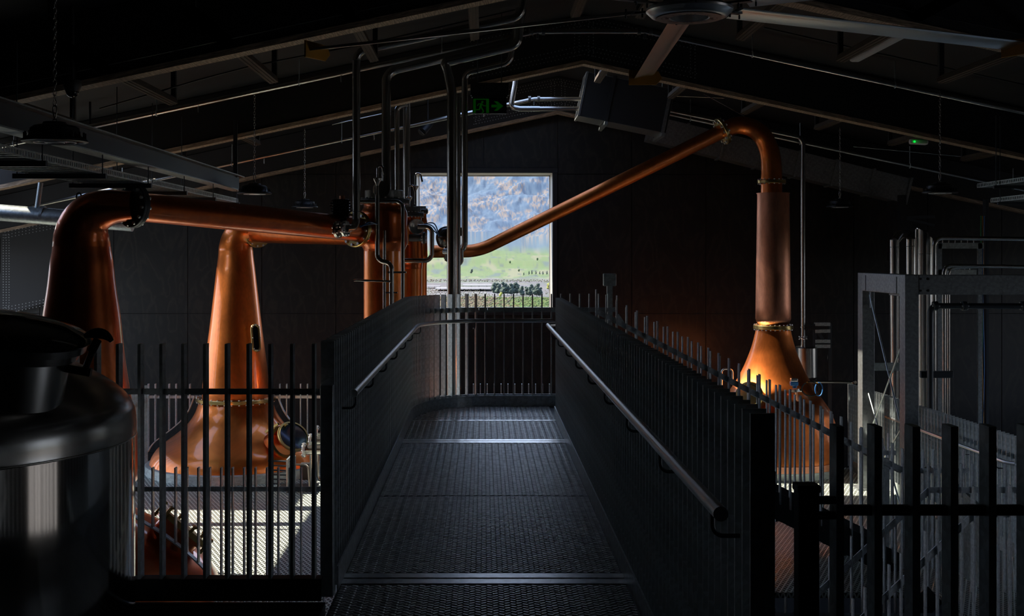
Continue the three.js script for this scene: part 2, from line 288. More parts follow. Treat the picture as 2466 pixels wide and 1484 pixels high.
{ // the picture window: a deep splayed reveal, the pane near the outside
  const { x0, x1, y0, y1 } = WIN, t = structure('window_1', V((x0 + x1) / 2, y0, ZB - 0.2)), w = 0.021, z = ZB - 0.32, xm = (x0 + x1) / 2, ym = (y0 + y1) / 2, W = x1 - x0, H = y1 - y0;
  const quad = (a, b, c, d, n) => { const g = new THREE.BufferGeometry(), o = n.clone().multiplyScalar(-0.012), q = [a, b, c, d], r = q.map((v) => v.clone().add(o)), tri = [q[0], q[1], q[2], q[0], q[2], q[3], r[0], r[2], r[1], r[0], r[3], r[2]]; g.setAttribute('position', new THREE.Float32BufferAttribute(tri.flatMap((v) => v.toArray()), 3)); g.computeVertexNormals(); return triUV(g); };
  const A = [[x0, y0], [x1, y0], [x1, y1], [x0, y1]], B = [[x0 + w, y0 + w], [x1 - w, y0 + w], [x1 - w, y1 - w], [x0 + w, y1 - w]];
  for (let i = 0; i < 4; i++) { const k = (i + 1) % 4, f = (p, zz) => V(p[0], p[1], zz), n = [V(0, 1, 0), V(-1, 0, 0), V(0, -1, 0), V(1, 0, 0)][i]; part(t, 'reveal_board', quad(f(A[i], ZB - 0.02), f(A[k], ZB - 0.02), f(B[k], z), f(B[i], z), n), M.frame); }
  for (const y of [y0 + w + 0.006, y1 - w - 0.006]) part(t, 'window_frame', box(W - 2 * w, 0.022, 0.04, xm, y, z - 0.02), M.alu);
  for (const x of [x0 + w + 0.006, x1 - w - 0.006]) part(t, 'window_frame', box(0.022, H - 2 * w, 0.04, x, ym, z - 0.02), M.alu);
  for (const [x, y, a, b] of [[xm, y1 + 0.045, W + 0.18, 0.08], [xm, y0 - 0.045, W + 0.18, 0.08], [x0 - 0.045, ym, 0.08, H], [x1 + 0.045, ym, 0.08, H]]) part(t, 'reveal_trim', box(a, b, 0.05, x, y, ZB + 0.01), M.black);
  part(t, 'pane', box(W - 2 * w, H - 2 * w, 0.006, xm, ym, z - 0.02), M.glass);
}

// ---------- walkway, rails, fences ----------
const finG = {};
const fin = (h, w = 0.065, th = 0.012) => finG[h.toFixed(2) + '_' + w + '_' + th] ??= box(th, h, w, 0, h / 2, 0);   // stands on y = 0, wide across the run
const along = (pts, sp, start = 0) => { // points every sp along a polyline, with direction
  const out = []; let acc = -start;
  for (let i = 0; i < pts.length - 1; i++) { const d = pts[i + 1].clone().sub(pts[i]), L = Math.hypot(d.x, d.z); while (acc <= L + 1e-6) { if (acc >= 0) out.push({ p: pts[i].clone().add(d.clone().multiplyScalar(acc / L)), d: d.clone().normalize() }); acc += sp; } acc -= L; }
  return out;
};
function fence(name, label, category, pts, o = {}) { // upright flat bars on edge, with rails
  const { sp = 0.1, h = 1.2, w = 0.065, th = 0.012, rails = [0.98], m = M.galvFin, off = 0, rw = 0.012, rh = 0.05, skip = () => false, start = 0, group } = o;
  const t = thing(name, label, category, pts[0].clone(), group), g = fin(h, w, th);
  for (const { p, d } of along(pts, sp, start)) if (!skip(p)) put(t, 'picket', g, m, p, Math.atan2(-d.z, d.x));
  for (const r of rails) part(t, 'rail', merge(pts.slice(1).map((q, i) => { const a = pts[i], d = q.clone().sub(a).normalize(), s = V(-d.z, 0, d.x).multiplyScalar(off); return bar(a.clone().add(s).add(V(0, r, 0)), q.clone().add(s).add(V(0, r, 0)), rw, rh); })), m);
  return t;
}
const bendPts = arc((f) => { const a = f * Math.PI / 2; return V(0.04 - 0.75 * Math.cos(a), DECK, -12.05 - 1.15 * Math.sin(a)); }, 14);
const leftRun = [V(-0.71, DECK, -5.95), ...bendPts, V(1.42, DECK, -13.2)];
const shift = (pts, k) => pts.map((p, i) => { const a = pts[Math.max(0, i - 1)], b = pts[Math.min(pts.length - 1, i + 1)], d = b.clone().sub(a).normalize(); return p.clone().add(V(-d.z, 0, d.x).multiplyScalar(k)); });
{
  const t = structure('floor_walkway', V(0, DECK, -3));
  const bg = new THREE.BoxGeometry(0.0285, 0.0036, 0.0165); { const p = bg.attributes.position; for (let i = 0; i < p.count; i++) if (p.getY(i) > 0) p.setXYZ(i, p.getX(i) * 0.9, p.getY(i), p.getZ(i) * 0.66); bg.computeVertexNormals(); }
  const col = new THREE.Color(), m4 = new THREE.Matrix4(), qq = new THREE.Quaternion(), one = V(1, 1, 1);
  const bars = (host, d0, d1, left) => { // raised slanting bars of the anti-slip sheet
    const l = []; for (let c = 0; c < 51; c++) { const x = -0.675 + c * 0.027; for (let d = d0 + 0.02 + (c % 2) * 0.02; d < d1 - 0.015; d += 0.04) if (!left || x > left(d)) l.push([x, d, c]); }
    const im = shade(new THREE.InstancedMesh(bg, M.treadBar, l.length)), o = worldOf(host); l.forEach(([x, d, c], i) => { im.setMatrixAt(i, m4.compose(V(x - o.x, DECK + 0.0017 - o.y, -d - o.z), qq.setFromAxisAngle(UPV, c % 2 ? 0.56 : -0.56), one)); im.setColorAt(i, col.setScalar(rr(0.75, 1.05))); });
    im.name = 'raised_bars'; im.userData.kind = 'stuff'; host.add(im);
  };
  const panel = (d0, d1, from = d0) => bars(part(t, 'deck_panel', box(1.4, 0.03, d1 - d0, 0, DECK - 0.015, -(d0 + d1) / 2), M.deck), from, d1);
  panel(-1.0, 6.05, 4.6); panel(6.26, 8.27); panel(8.275, 10.6); panel(10.82, 12.02); panel(12.08, 12.3);
  bars(part(t, 'deck_panel', triUV(new THREE.ExtrudeGeometry((() => { const s = new THREE.Shape(); s.moveTo(-0.7, 12.31); for (const p of bendPts) s.lineTo(p.x, Math.max(12.31, -p.z)); s.lineTo(1.5, 13.2); s.lineTo(1.5, 12.31); return s; })(), { depth: 0.03, bevelEnabled: false }).rotateX(-Math.PI / 2).translate(0, DECK - 0.03, 0)), M.deck), 12.31, 13.17, (d) => 0.07 - 0.75 * Math.sqrt(Math.max(0, 1 - ((d - 12.05) / 1.15) ** 2)));
  for (const [a, b] of [[6.055, 6.145], [6.165, 6.255], [10.605, 10.7], [10.72, 10.815], [12.025, 12.075]]) part(t, 'cover_strip', rbox(1.4, 0.036, b - a, 0.004, 0, DECK - 0.014, -(a + b) / 2), M.strip);
  part(t, 'toe_board', bar(V(0.7, DECK + 0.03, -2.4), V(0.7, DECK + 0.03, -12.3), 0.008, 0.16), M.galvFin);
  const toe = shift(leftRun, 0.012); part(t, 'toe_board', merge(toe.slice(1).map((q, i) => bar(toe[i].clone().add(V(0, 0.03, 0)), q.clone().add(V(0, 0.03, 0)), 0.008, 0.17))), M.galvFin);
  for (const x of [-0.62, 0.62]) part(t, 'stringer', box(0.09, 0.24, 10.6, x, DECK - 0.16, -7.6), M.darkSteel);
  for (const z of [-6.5, -9.2, -12.4]) for (const x of [-0.62, 0.62]) part(t, 'post', box(0.09, DECK - 0.28, 0.09, x, (DECK - 0.28) / 2, z), M.darkSteel);
  // screw heads through the deck
  const sc = []; for (const z of [5.2, 5.9, 6.4, 7.0, 7.6, 8.2, 8.4, 9.1, 9.8, 10.5, 11.0, 11.8]) for (const x of [-0.62, -0.35, 0, 0.35, 0.62]) sc.push([x, z]);
  const im = shade(new THREE.InstancedMesh(new THREE.CylinderGeometry(0.006, 0.008, 0.004, 8), M.galvPale, sc.length)); sc.forEach(([x, z], i) => im.setMatrixAt(i, m4.makeTranslation(x, 0.003, 3 - z))); im.name = 'screw_heads'; im.userData.kind = 'stuff'; t.add(im);
}
fence('balustrade', 'straight galvanised fin balustrade of the walkway, its near end a broad black bar', 'balustrade', [V(0.74, DECK - 0.02, -3.31), V(0.74, DECK - 0.02, -12.33)], { h: 1.2, sp: 0.102, rails: [1.02, 0.1], off: 0.03 });
fence('balustrade', 'galvanised fin balustrade of the walkway that curves round under the window', 'balustrade', shift(leftRun, -0.035), { h: 1.19, sp: 0.1005, rails: [1.02, 0.1], off: -0.02 });
{ // handrails with bent brackets
  const hr = (label, pts, sp, side, s0) => {
    const t = thing('handrail', label, 'handrail', pts[0].clone()); part(t, 'tube', sweep(pts, 0.0205, 18), M.alu);
    for (const { p, d } of along(pts, sp, -s0)) { const n = V(-d.z, 0, d.x).multiplyScalar(side); part(t, 'bracket', pipe([p.clone().add(V(0, -0.018, 0)), p.clone().add(V(0, -0.085, 0)), p.clone().add(V(0, -0.085, 0)).add(n.multiplyScalar(0.075))], 0.0065, 0.03, 8), M.darkSteel); }
  };
  const H = DECK + 0.91;
  hr('straight tubular steel handrail bracketed inside the right-hand walkway balustrade', fillet([V(0.632, H, -3.32), V(0.632, H, -12.3), V(0.71, H, -12.42)], 0.06), 1.02, 1, 0.12);
  const c = bendPts.map((p) => V(p.x + 0.062 * (0.04 - p.x) / 0.75, H, p.z + 0.07 * (-12.05 - p.z) / 1.15));
  hr('tubular steel handrail bending round the curved far end of the walkway', [V(-0.65, H, -6.22), V(-0.65, H, -9), ...c, V(1.3, H, -13.13)], 1.0, -1, 0.1);
}
{ // posts at the ends of the walkway rails
  const p = thing('post', 'short square steel post at the near end of the curved walkway balustrade', 'post', V(-0.735, DECK, -5.85)); part(p, 'shaft', rbox(0.06, 0.99, 0.05, 0.004, -0.735, DECK + 0.495, -5.85), M.galvFin);
  const q = thing('post', 'square dark gate post with capped top beside the straight walkway balustrade', 'post', V(0.855, DECK, -3.3)); part(q, 'shaft', rbox(0.055, 0.98, 0.055, 0.004, 0.855, DECK + 0.49, -3.3), M.darkSteel); part(q, 'cap', rbox(0.062, 0.02, 0.062, 0.004, 0.855, DECK + 0.985, -3.3), M.darkSteel);
  for (const y of [2.455, 2.415]) part(q, 'hinge', cyl(V(0.86, y, -3.28), V(0.94, y, -3.28), 0.011), M.darkSteel);
  const g = thing('gate', 'dark front gate of flat upright bars beside the walkway end', 'gate', V(0.95, DECK, -3.3));
  for (let i = 0; i < 18; i++) put(g, 'picket', fin(1.15, 0.065, 0.02), M.galvFin, V(0.935 + i * 0.1, DECK, -3.3)); part(g, 'rail', box(1.75, 0.026, 0.02, 1.8, DECK + 0.925, -3.3), M.darkSteel); part(g, 'rail', box(1.75, 0.05, 0.02, 1.8, DECK + 0.1, -3.3), M.darkSteel);
  fence('fence', 'dark fence of flat bars in front of the spirit still, beside the stainless tank', 'fence', [V(-2.5, DECK + 0.08, -5.78), V(-0.76, DECK + 0.08, -5.78)], { h: 1.11, rails: [0.888], sp: 0.1005, start: -0.005, rw: 0.014, rh: 0.026, th: 0.014 });
  const k = thing('edge_beam', 'black steel channel edging the entry platform under the fence', 'beam', V(-1.6, DECK, -5.79)); part(k, 'channel', merge([box(4, 0.1, 0.012, -2.75, DECK + 0.055, -5.75), box(4, 0.012, 0.07, -2.75, DECK + 0.1, -5.785)]), M.black);
}
{ // stair going down to the right from the landing
  const a = V(1.28, DECK, 0), n = 9, run = 0.315, rise = DECK / n, L = n * run, at = (x, z) => V(x, DECK - (x - 1.28) * DECK / L, z);
  const st = thing('stair', 'steel stair with open grating treads descending from the landing towards the pear-shaped still', 'stair', V(1.28, 0, -12.75));
  for (const z of [-12.22, -13.28]) part(st, 'stringer', bar(at(1.2, z).add(V(0, -0.06, 0)), at(1.28 + L, z).add(V(0, 0.02, 0)), 0.012, 0.25), M.darkSteel);
  for (let i = 0; i < n - 1; i++) part(st, 'tread', box(0.29, 0.035, 1.03, 1.28 + run * (i + 0.5), DECK - rise * (i + 1), -12.75), M.mesh);
  const lo = 1.28 + L;
  fence('fence', 'sloping stair fence of flat bars along the near side of the stair below the landing', 'fence', [at(1.1, -12.2), V(lo, 0.03, -12.2), V(4.75, 0.03, -12.2)], { h: 1.17, rails: [0.96], sp: 0.1, m: M.galvBright });
  fence('fence', 'sloping stair fence of flat bars along the far side of the stair below the landing', 'fence', [V(1.42, DECK, -13.3), at(1.5, -13.3), V(lo, 0.03, -13.3), V(4.4, 0.03, -13.3)], { h: 1.17, rails: [0.96], sp: 0.1, w: 0.05, m: M.galvBright });
  const hrs = thing('handrail', 'sloping tubular handrail low inside the stair fence', 'handrail', at(1.4, -12.28)); part(hrs, 'tube', sweep(fillet([at(1.35, -12.3).add(V(0, 0.96, 0)), at(lo, -12.3).add(V(0, 0.96, 0)), V(lo + 0.3, 1.0, -12.3)], 0.1), 0.018, 12), M.alu);
  for (const x of [1.9, 2.7, 3.5]) part(hrs, 'bracket', pipe([at(x, -12.3).add(V(0, 0.94, 0)), at(x, -12.3).add(V(0, 0.83, 0)), at(x, -12.22).add(V(0, 0.83, 0))], 0.006, 0.03, 8), M.galv);
}

// ---------- copper stills ----------
const prof = (d, rows) => rows.map(([r, y]) => [r / FOCAL * d, EYE - (y - HY) / FOCAL * d]);
const disc = (t, name, at, dir, r, th, m, n = 12, br = 0.012, label) => { // bolted flange
  const f = part(t, name, al(merge([lathe([[0.001, -th / 2], [r - 0.006, -th / 2], [r, -th / 2 + 0.006], [r, -0.002], [r - 0.005, -0.001], [r - 0.005, 0.001], [r, 0.002], [r, th / 2 - 0.006], [r - 0.006, th / 2], [0.001, th / 2]], 40)]), dir, at), m, label);
  const b = part(f, 'bolts', al(bolts(n, r - br * 1.6, br, th + br * 2.4), dir, at), M.alu); b.userData.kind = 'stuff'; return f;
};
const potFence = (name, label, cx, z, rows, x0, x1, o = {}) => { // fence that steps over a still's shoulder on a bent bar
  const t = thing(name, label, 'fence', V((x0 + x1) / 2, 0, z)), { tip = 1.24, sp = 0.1, gap = 0.09, m = M.galvBright } = o;
  const shoulder = (x) => { const q = Math.abs(x - cx) - gap; let y = -1; for (let i = 0; i < rows.length - 1; i++) { const [ra, ya] = rows[i], [rb, yb] = rows[i + 1]; if ((q <= ra && q > rb) || (q <= rb && q > ra)) y = Math.max(y, ya + (yb - ya) * (q - ra) / ((rb - ra) || 1)); } return q < Math.min(...rows.map((r) => r[0])) ? 9 : y; };
  let n = 0; const g = fin(1);
  for (let x = x0; x <= x1 + 1e-6; x += sp) { const yb = Math.max(0.02, shoulder(x) + gap * 0.6); if (tip - yb < 0.1) continue; const k = put(t, 'picket', g, m, V(x, yb, z)); k.scale.y = tip - yb; }
  for (const s of [-1, 1]) { // bent bar hugging the copper
    const pts = []; for (let i = 0; i <= 40; i++) { const x = cx + s * (0.2 + i * 0.04), y = shoulder(x); if (y > 0 && y < tip && x > x0 - 0.1 && x < x1 + 0.1) pts.push(V(x, y + gap * 0.6, z)); }
    if (pts.length > 2) part(t, 'shaped_bar', merge(pts.slice(1).map((q, i) => bar(pts[i], q, 0.07, 0.012))), m);
    const xs = s < 0 ? [x0 - 0.05, Math.min(x1, cx - 0.5)] : [Math.max(x0, cx + 0.5), x1 + 0.05]; if (xs[1] > xs[0]) part(t, 'rail', box(xs[1] - xs[0], 0.04, 0.012, (xs[0] + xs[1]) / 2, tip - 0.19, z), m);
  }
  return t;
};
const potRows = (d, rows, n = 48) => spline(prof(d, rows), n).map((v) => [v.x, v.y]);
{ // tall tapered still, middle distance
  const d = 18, s = d / FOCAL, ax = (568 - HX) * s, at = V(ax, 0, -d), t = thing('copper_still', 'glossy orange copper pot still with a tall tapered neck and an oval sight glass', 'still', at);
  const pot = prof(d, [[203, 1118], [199, 1100], [186, 1079], [165, 1061], [138, 1041], [113, 1018], [97, 994], [90, 976], [86, 966]]), neck = prof(d, [[80, 962], [80, 944], [75, 890], [69, 840], [63, 795], [57, 745], [51, 694], [46, 650], [42, 618], [41, 604]]);
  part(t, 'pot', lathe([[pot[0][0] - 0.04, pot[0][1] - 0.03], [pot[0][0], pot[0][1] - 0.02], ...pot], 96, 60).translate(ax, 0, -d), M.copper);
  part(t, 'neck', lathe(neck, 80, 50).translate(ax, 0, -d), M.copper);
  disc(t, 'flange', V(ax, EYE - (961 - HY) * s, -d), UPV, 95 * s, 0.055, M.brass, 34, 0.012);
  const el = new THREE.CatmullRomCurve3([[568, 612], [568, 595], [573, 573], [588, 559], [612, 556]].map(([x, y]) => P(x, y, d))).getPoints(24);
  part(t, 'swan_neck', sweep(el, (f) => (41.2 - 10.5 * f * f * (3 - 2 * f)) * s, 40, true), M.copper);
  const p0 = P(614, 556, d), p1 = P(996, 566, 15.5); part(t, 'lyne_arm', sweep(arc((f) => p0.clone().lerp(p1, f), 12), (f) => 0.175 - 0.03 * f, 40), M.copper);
  disc(t, 'flange', P(620, 557, d), p1.clone().sub(p0), 0.24, 0.05, M.brass, 14, 0.016);
  part(t, 'kerb', lathe([[1.14, -0.02], [1.27, -0.02], [1.27, 0.12], [1.25, 0.13], [1.16, 0.13]], 72).translate(ax, 0, -d), M.galvPale, 'pale galvanised ring around the foot');
  // oval sight glass on the neck
  const o = P(616, 814, 17.62), n0 = V(0.62, 0.1, 0.78).normalize(), rim = arc((f) => { const a = f * Math.PI * 2, u = V(0.78, 0, -0.62), k = V(-0.09, 1, -0.08).normalize(); return o.clone().add(u.multiplyScalar(0.058 * Math.cos(a))).add(k.multiplyScalar(0.058 * Math.sin(a) + 0.125 * Math.tanh(6 * Math.sin(a)))); }, 36).slice(0, 36);
  const sg = part(t, 'sight_glass', sweep(rim, 0.017, 8, false, true), M.brass, 'oval brass sight glass'); 
  const gl = new THREE.BufferGeometry(), gp = []; for (let i = 0; i < 36; i++) { const a = rim[i], b = rim[(i + 1) % 36]; gp.push(o.x, o.y, o.z, a.x, a.y, a.z, b.x, b.y, b.z); } gl.setAttribute('position', new THREE.Float32BufferAttribute(gp, 3)); gl.computeVertexNormals(); gl.setAttribute('uv', new THREE.Float32BufferAttribute(new Float32Array(gp.length / 3 * 2), 2));
  part(sg, 'pane', gl, M.dark);
  const bs = part(sg, 'bolts', merge(rim.filter((_, i) => i % 3 === 0).map((p) => al(new THREE.CylinderGeometry(0.009, 0.009, 0.03, 6), n0, p.clone().add(n0.clone().multiplyScalar(0.016))))), M.alu); bs.userData.kind = 'stuff';
  // open manway: collar, brass ring and raised lid
  const mc = P(676, 1069, 17.35), md = V(0.72, 0.42, 0.55).normalize(), mw = part(t, 'manway', al(merge([lathe([[0.2, -0.25], [0.2, 0.02], [0.23, 0.02], [0.23, 0.05], [0.185, 0.05], [0.185, -0.2]], 40)]), md, mc), M.copper);
  part(mw, 'ring', al(lathe([[0.235, 0.05], [0.235, 0.075], [0.19, 0.075], [0.19, 0.05]], 40), md, mc), M.brass);
  const lc = P(706, 1052, 17.2), ld = V(-0.32, -0.55, 0.5).normalize(), ld2 = V(0.5, 0.6, 0.62).normalize();
  const lid = part(t, 'manway_lid', al(lathe([[0.205, -0.02], [0.23, -0.02], [0.235, 0.0], [0.23, 0.02], [0.212, 0.02], [0.205, 0.025]], 40), ld2, lc), M.brass, 'raised brass manway lid with a dark glass');
  part(lid, 'pane', al(new THREE.CylinderGeometry(0.208, 0.208, 0.016, 40), ld2, lc), M.lidSkyGlass);
  for (const k of [-1, 1]) part(lid, 'hinge', bar(mc.clone().add(V(-0.1 + 0.1 * k, 0.17, 0.05)), lc.clone().add(V(-0.14 + 0.06 * k, 0.18, 0.02)), 0.03, 0.03), M.brass);
  potFence('fence', 'far galvanised fence whose bent bar arches over the shoulders of the tall tapered still', ax, -18.02, potRows(d, [[203, 1118], [199, 1100], [186, 1079], [165, 1061], [138, 1041], [113, 1018], [97, 994], [90, 976], [86, 966], [80, 940]]), -4.85, 2.6);
}
{ // still at the left whose neck flares to a rounded collar, nearer
  const d = 11.3, s = d / FOCAL, ax = (197 - HX) * s, t = thing('copper_still', 'dark red copper pot still with a broad flaring neck, part hidden by the stainless tank', 'still', V(ax, 0, -d));
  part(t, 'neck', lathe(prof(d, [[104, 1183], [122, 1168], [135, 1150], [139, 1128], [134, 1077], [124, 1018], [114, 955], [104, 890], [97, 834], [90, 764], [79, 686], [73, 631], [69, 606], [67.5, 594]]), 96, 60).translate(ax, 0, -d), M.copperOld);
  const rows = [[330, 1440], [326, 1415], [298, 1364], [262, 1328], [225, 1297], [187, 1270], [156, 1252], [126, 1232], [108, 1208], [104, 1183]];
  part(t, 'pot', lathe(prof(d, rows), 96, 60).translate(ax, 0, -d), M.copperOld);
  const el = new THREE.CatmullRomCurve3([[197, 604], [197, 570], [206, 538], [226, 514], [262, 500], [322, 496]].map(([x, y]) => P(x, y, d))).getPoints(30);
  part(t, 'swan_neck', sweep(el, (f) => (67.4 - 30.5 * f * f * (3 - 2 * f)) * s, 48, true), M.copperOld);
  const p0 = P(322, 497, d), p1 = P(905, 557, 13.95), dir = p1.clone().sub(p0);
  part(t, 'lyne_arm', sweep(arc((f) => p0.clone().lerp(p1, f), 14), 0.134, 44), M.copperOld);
  disc(t, 'flange', P(322, 496, d), dir, 0.2, 0.07, M.darkSteel, 12, 0.016); disc(t, 'flange', P(858, 552, 13.72), dir, 0.2, 0.06, M.brass, 12, 0.016);
  part(t, 'lifting_eye', sweep(arc((f) => { const a = f * Math.PI * 2; return P(190 + 6 * Math.cos(a), 474 + 9 * Math.sin(a), d); }, 20).slice(0, 20), 0.008, 8, false, true), M.darkSteel);
  // clamped manway on the shoulder
  const mc = P(426, 1287, 11.3), md = V(0.62, 0.75, -0.3).normalize(), mw = part(t, 'manway', al(lathe([[0.215, -0.16], [0.215, 0.02], [0.25, 0.02], [0.25, 0.05], [0.05, 0.06], [0.001, 0.06]], 44), md, mc), M.copperOld);
  part(mw, 'ring', al(lathe([[0.21, 0.05], [0.262, 0.05], [0.262, 0.1], [0.2, 0.11], [0.001, 0.12]], 44), md, mc), M.brass, 'brass manway cover');
  const u = V(0, 1, 0).cross(md).normalize(), w = md.clone().cross(u);
  for (let i = 0; i < 6; i++) { const a = i / 6 * Math.PI * 2, q = mc.clone().add(u.clone().multiplyScalar(0.275 * Math.cos(a))).add(w.clone().multiplyScalar(0.275 * Math.sin(a))); part(mw, 'clamp', merge([cyl(q, q.clone().add(md.clone().multiplyScalar(0.15)), 0.016), bar(q.clone().add(md.clone().multiplyScalar(0.15)).add(u.clone().multiplyScalar(0.05)), q.clone().add(md.clone().multiplyScalar(0.15)).sub(u.clone().multiplyScalar(0.05)), 0.02, 0.02)]), M.brass); }
  potFence('fence', 'galvanised fence whose bent bar steps down the shoulder of the dark red still', ax, -10.92, potRows(d, rows.slice(1)), -4.9, -0.95);
}
{ // column still at the right
  const d = 18, s = d / FOCAL, ax = (1862 - HX) * s, t = thing('copper_still', 'pear-shaped copper pot still with a straight pink column and a long falling lyne arm', 'still', V(ax, 0, -d));
  const y = (p) => EYE - (p - HY) * s;
  part(t, 'pot', lathe(prof(d, [[157, 1100], [156, 1080], [151, 1040], [142, 1008], [133, 986], [112, 955], [97, 933], [84, 912], [70, 884], [60, 860], [52, 838], [44, 808], [41, 793]]), 96, 60).translate(ax, 0, -d), M.copperSun);
  part(t, 'foot_band', lathe([[0.9, y(1114)], [0.962, y(1114)], [0.962, y(1099)], [0.9, y(1097)]], 96).translate(ax, 0, -d), M.copperPink);
  part(t, 'kerb', lathe([[0.85, -0.02], [0.95, -0.02], [0.95, y(1115)], [0.85, y(1115)]], 72).translate(ax, 0, -d), M.galvPale, 'pale galvanised ring around the foot');
  disc(t, 'flange', V(ax, y(788), -d), UPV, 47 * s, 0.06, M.brass, 26, 0.011);
  part(t, 'column', lathe([[33 * s, y(783)], [39 * s, y(776)], [42 * s, y(768)], [41.5 * s, y(740)], [38 * s, y(480)], [38 * s, y(467)], [39.5 * s, y(467)], [39.5 * s, y(465)], [24 * s, y(465)]], 64).translate(ax, 0, -d), M.copperPink, 'straight brushed pink copper column');
  part(t, 'collar', lathe([[25 * s, y(467)], [25 * s, y(428)]], 48).translate(P(1858, 0, d).x, 0, -d), M.copperSun);
  disc(t, 'flange', P(1858, 438, d), UPV, 34 * s, 0.05, M.brass, 16, 0.011);
  const el = new THREE.CatmullRomCurve3([[1858, 436], [1858, 405], [1853, 364], [1836, 328], [1808, 307], [1775, 302], [1740, 316]].map(([a, b]) => P(a, b, d))).getPoints(40);
  part(t, 'swan_neck', sweep(el, (f) => (25 - 5 * f) * s, 40, true), M.copperSun);
  const a0 = P(1740, 316, d), a1 = P(1152, 605, 17.6), a2 = P(1040, 606, 17.3), line = fillet([a0, a1, a2], 0.75, 14), full = [...arc((f) => a0.clone().lerp(line[1], f), 16), ...line.slice(2)];
  part(t, 'lyne_arm', sweep(full, (f) => (17.5 - 3 * f) * s, 32), M.copperSun);
  disc(t, 'flange', P(1740, 316, d), a1.clone().sub(a0), 34 * s, 0.05, M.brass, 12, 0.02);
  // brass manway low on the near side
  const mc = P(1806, 956, 17.32), md = V(-0.55, 0.3, 0.78).normalize(), mw = part(t, 'manway', al(lathe([[0.16, -0.2], [0.16, 0.02], [0.205, 0.02], [0.21, 0.04], [0.2, 0.06], [0.17, 0.065]], 40), md, mc), M.brass, 'round brass manway');
  part(mw, 'cover', al(lathe([[0.172, 0.05], [0.16, 0.075], [0.001, 0.085]], 40), md, mc), M.brass);
  part(mw, 'handle', pipe([P(1738, 930, 17.2), P(1738, 888, 17.2), P(1764, 890, 17.2), P(1764, 925, 17.2)], 0.012, 0.05, 8), M.alu);
  // level transmitter on a copper nozzle
  const tr = thing('transmitter', 'blue and silver level transmitter on a copper nozzle of the pear-shaped still', 'transmitter', P(1915, 960, 17.35));
  part(tr, 'nozzle', cyl(P(1921, 975, 17.4), P(1916, 942, 17.35), 0.026), M.copperPink); part(tr, 'clamp', merge([cyl(P(1916, 944, 17.35), P(1915, 937, 17.35), 0.06), cyl(P(1900, 941, 17.35), P(1930, 941, 17.35), 0.022)]), M.alu);
  part(tr, 'body', merge([cyl(P(1914, 935, 17.35), P(1913, 926, 17.35), 0.032), rbox(0.11, 0.06, 0.08, 0.012).translate(...P(1912, 924, 17.35).toArray())]), M.blue, 'blue transmitter body'); part(tr, 'display_head', rbox(0.1, 0.045, 0.08, 0.012).translate(...P(1912, 915, 17.35).toArray()), M.alu);
  const loop = (cx, cy, rx, ry, dd, r, m, nm, lab) => { const q = thing(nm, lab, 'cable', P(cx, cy, dd)); part(q, 'loop', sweep(arc((f) => { const a = f * 6.1 - 1.9; return P(cx + rx * Math.cos(a), cy + ry * Math.sin(a), dd - 0.03 * f); }, 40), r, 8), m); part(q, 'tag', rbox(0.03, 0.014, 0.014, 0.003).translate(...P(cx - rx * 0.32, cy - ry * 0.95, dd).toArray()), M.yellow); };
  loop(1952, 937, 21, 17, 17.3, 0.009, M.rubber, 'cable', 'black cable coiled in a loop beside the blue transmitter'); loop(1972, 938, 9, 16, 17.5, 0.008, M.blue, 'cable', 'small blue cable loop hanging next to the black cable loop');
  const ht = thing('horizontal_rail', 'short horizontal steel tube running from the pear-shaped still to the fin fence', 'rail', P(1990, 920, 17.9)); part(ht, 'tube', pipe([P(1938, 920, 17.9), P(2060, 921, 17.9), P(2060, 921, 17.5)], 0.021, 0.05), M.stainless);
}
{ // side fence panels that close the platform at the far left
  fence('fence', 'pale fin fence turned end-on behind the dark red still, at the platform edge', 'fence', [V(-4.86, 0.03, -17.9), V(-4.86, 0.03, -13.6)], { h: 1.2, rails: [0.98], sp: 0.1 });
}

// ---------- condensers and their pipes ----------
const condenser = (label, cx, d, rh, rs, yTop, yShoulder, drum, m, sm) => {
  const s = d / FOCAL, x = (cx - HX) * s, y = (p) => EYE - (p - HY) * s, t = thing('condenser', label, 'condenser', V(x, 0, -d)), R = rh * s, S = rs * s;
  part(t, 'shaft', lathe([[S, 0], [S, y(yShoulder + 6)]], 56).translate(x, 0, -d), sm);
  part(t, 'head', lathe([[S, y(yShoulder + 8)], [S * 1.03, y(yShoulder + 3)], [R * 0.97, y(yShoulder - 3)], [R * 1.04, y(yShoulder - 12)], [R * 1.02, y(yShoulder - 26)], [R, y(yShoulder - 55)], [R, y(yTop + 22)], [R * 0.9, y(yTop + 10)], [R * 0.9, y(yTop)]], 64, 40).translate(x, 0, -d), m);
  disc(t, 'flange', V(x, y(yTop - 4), -d), UPV, R * 1.12, 0.05, M.darkSteel, 22, 0.011);
  part(t, 'top_drum', lathe([[0.001, y(yTop - 4 - drum)], [R * 0.82, y(yTop - 4 - drum)], [R * 0.84, y(yTop - 3 - drum)], [R * 0.84, y(yTop - 4)]].reverse(), 48).translate(x, 0, -d), M.duct);
  part(t, 'foot', lathe([[S * 1.3, 0], [S * 1.3, 0.04], [S, 0.04]], 40).translate(x, 0, -d), M.galv);
  return t;
};
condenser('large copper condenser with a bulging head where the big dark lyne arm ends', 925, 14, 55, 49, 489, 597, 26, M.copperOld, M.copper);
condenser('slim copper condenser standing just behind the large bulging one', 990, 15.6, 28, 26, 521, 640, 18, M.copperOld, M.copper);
condenser('slimmest copper condenser at the edge of the window, fed by the falling lyne arm', 1011, 17.1, 18, 17, 513, 630, 12, M.copper, M.copper);
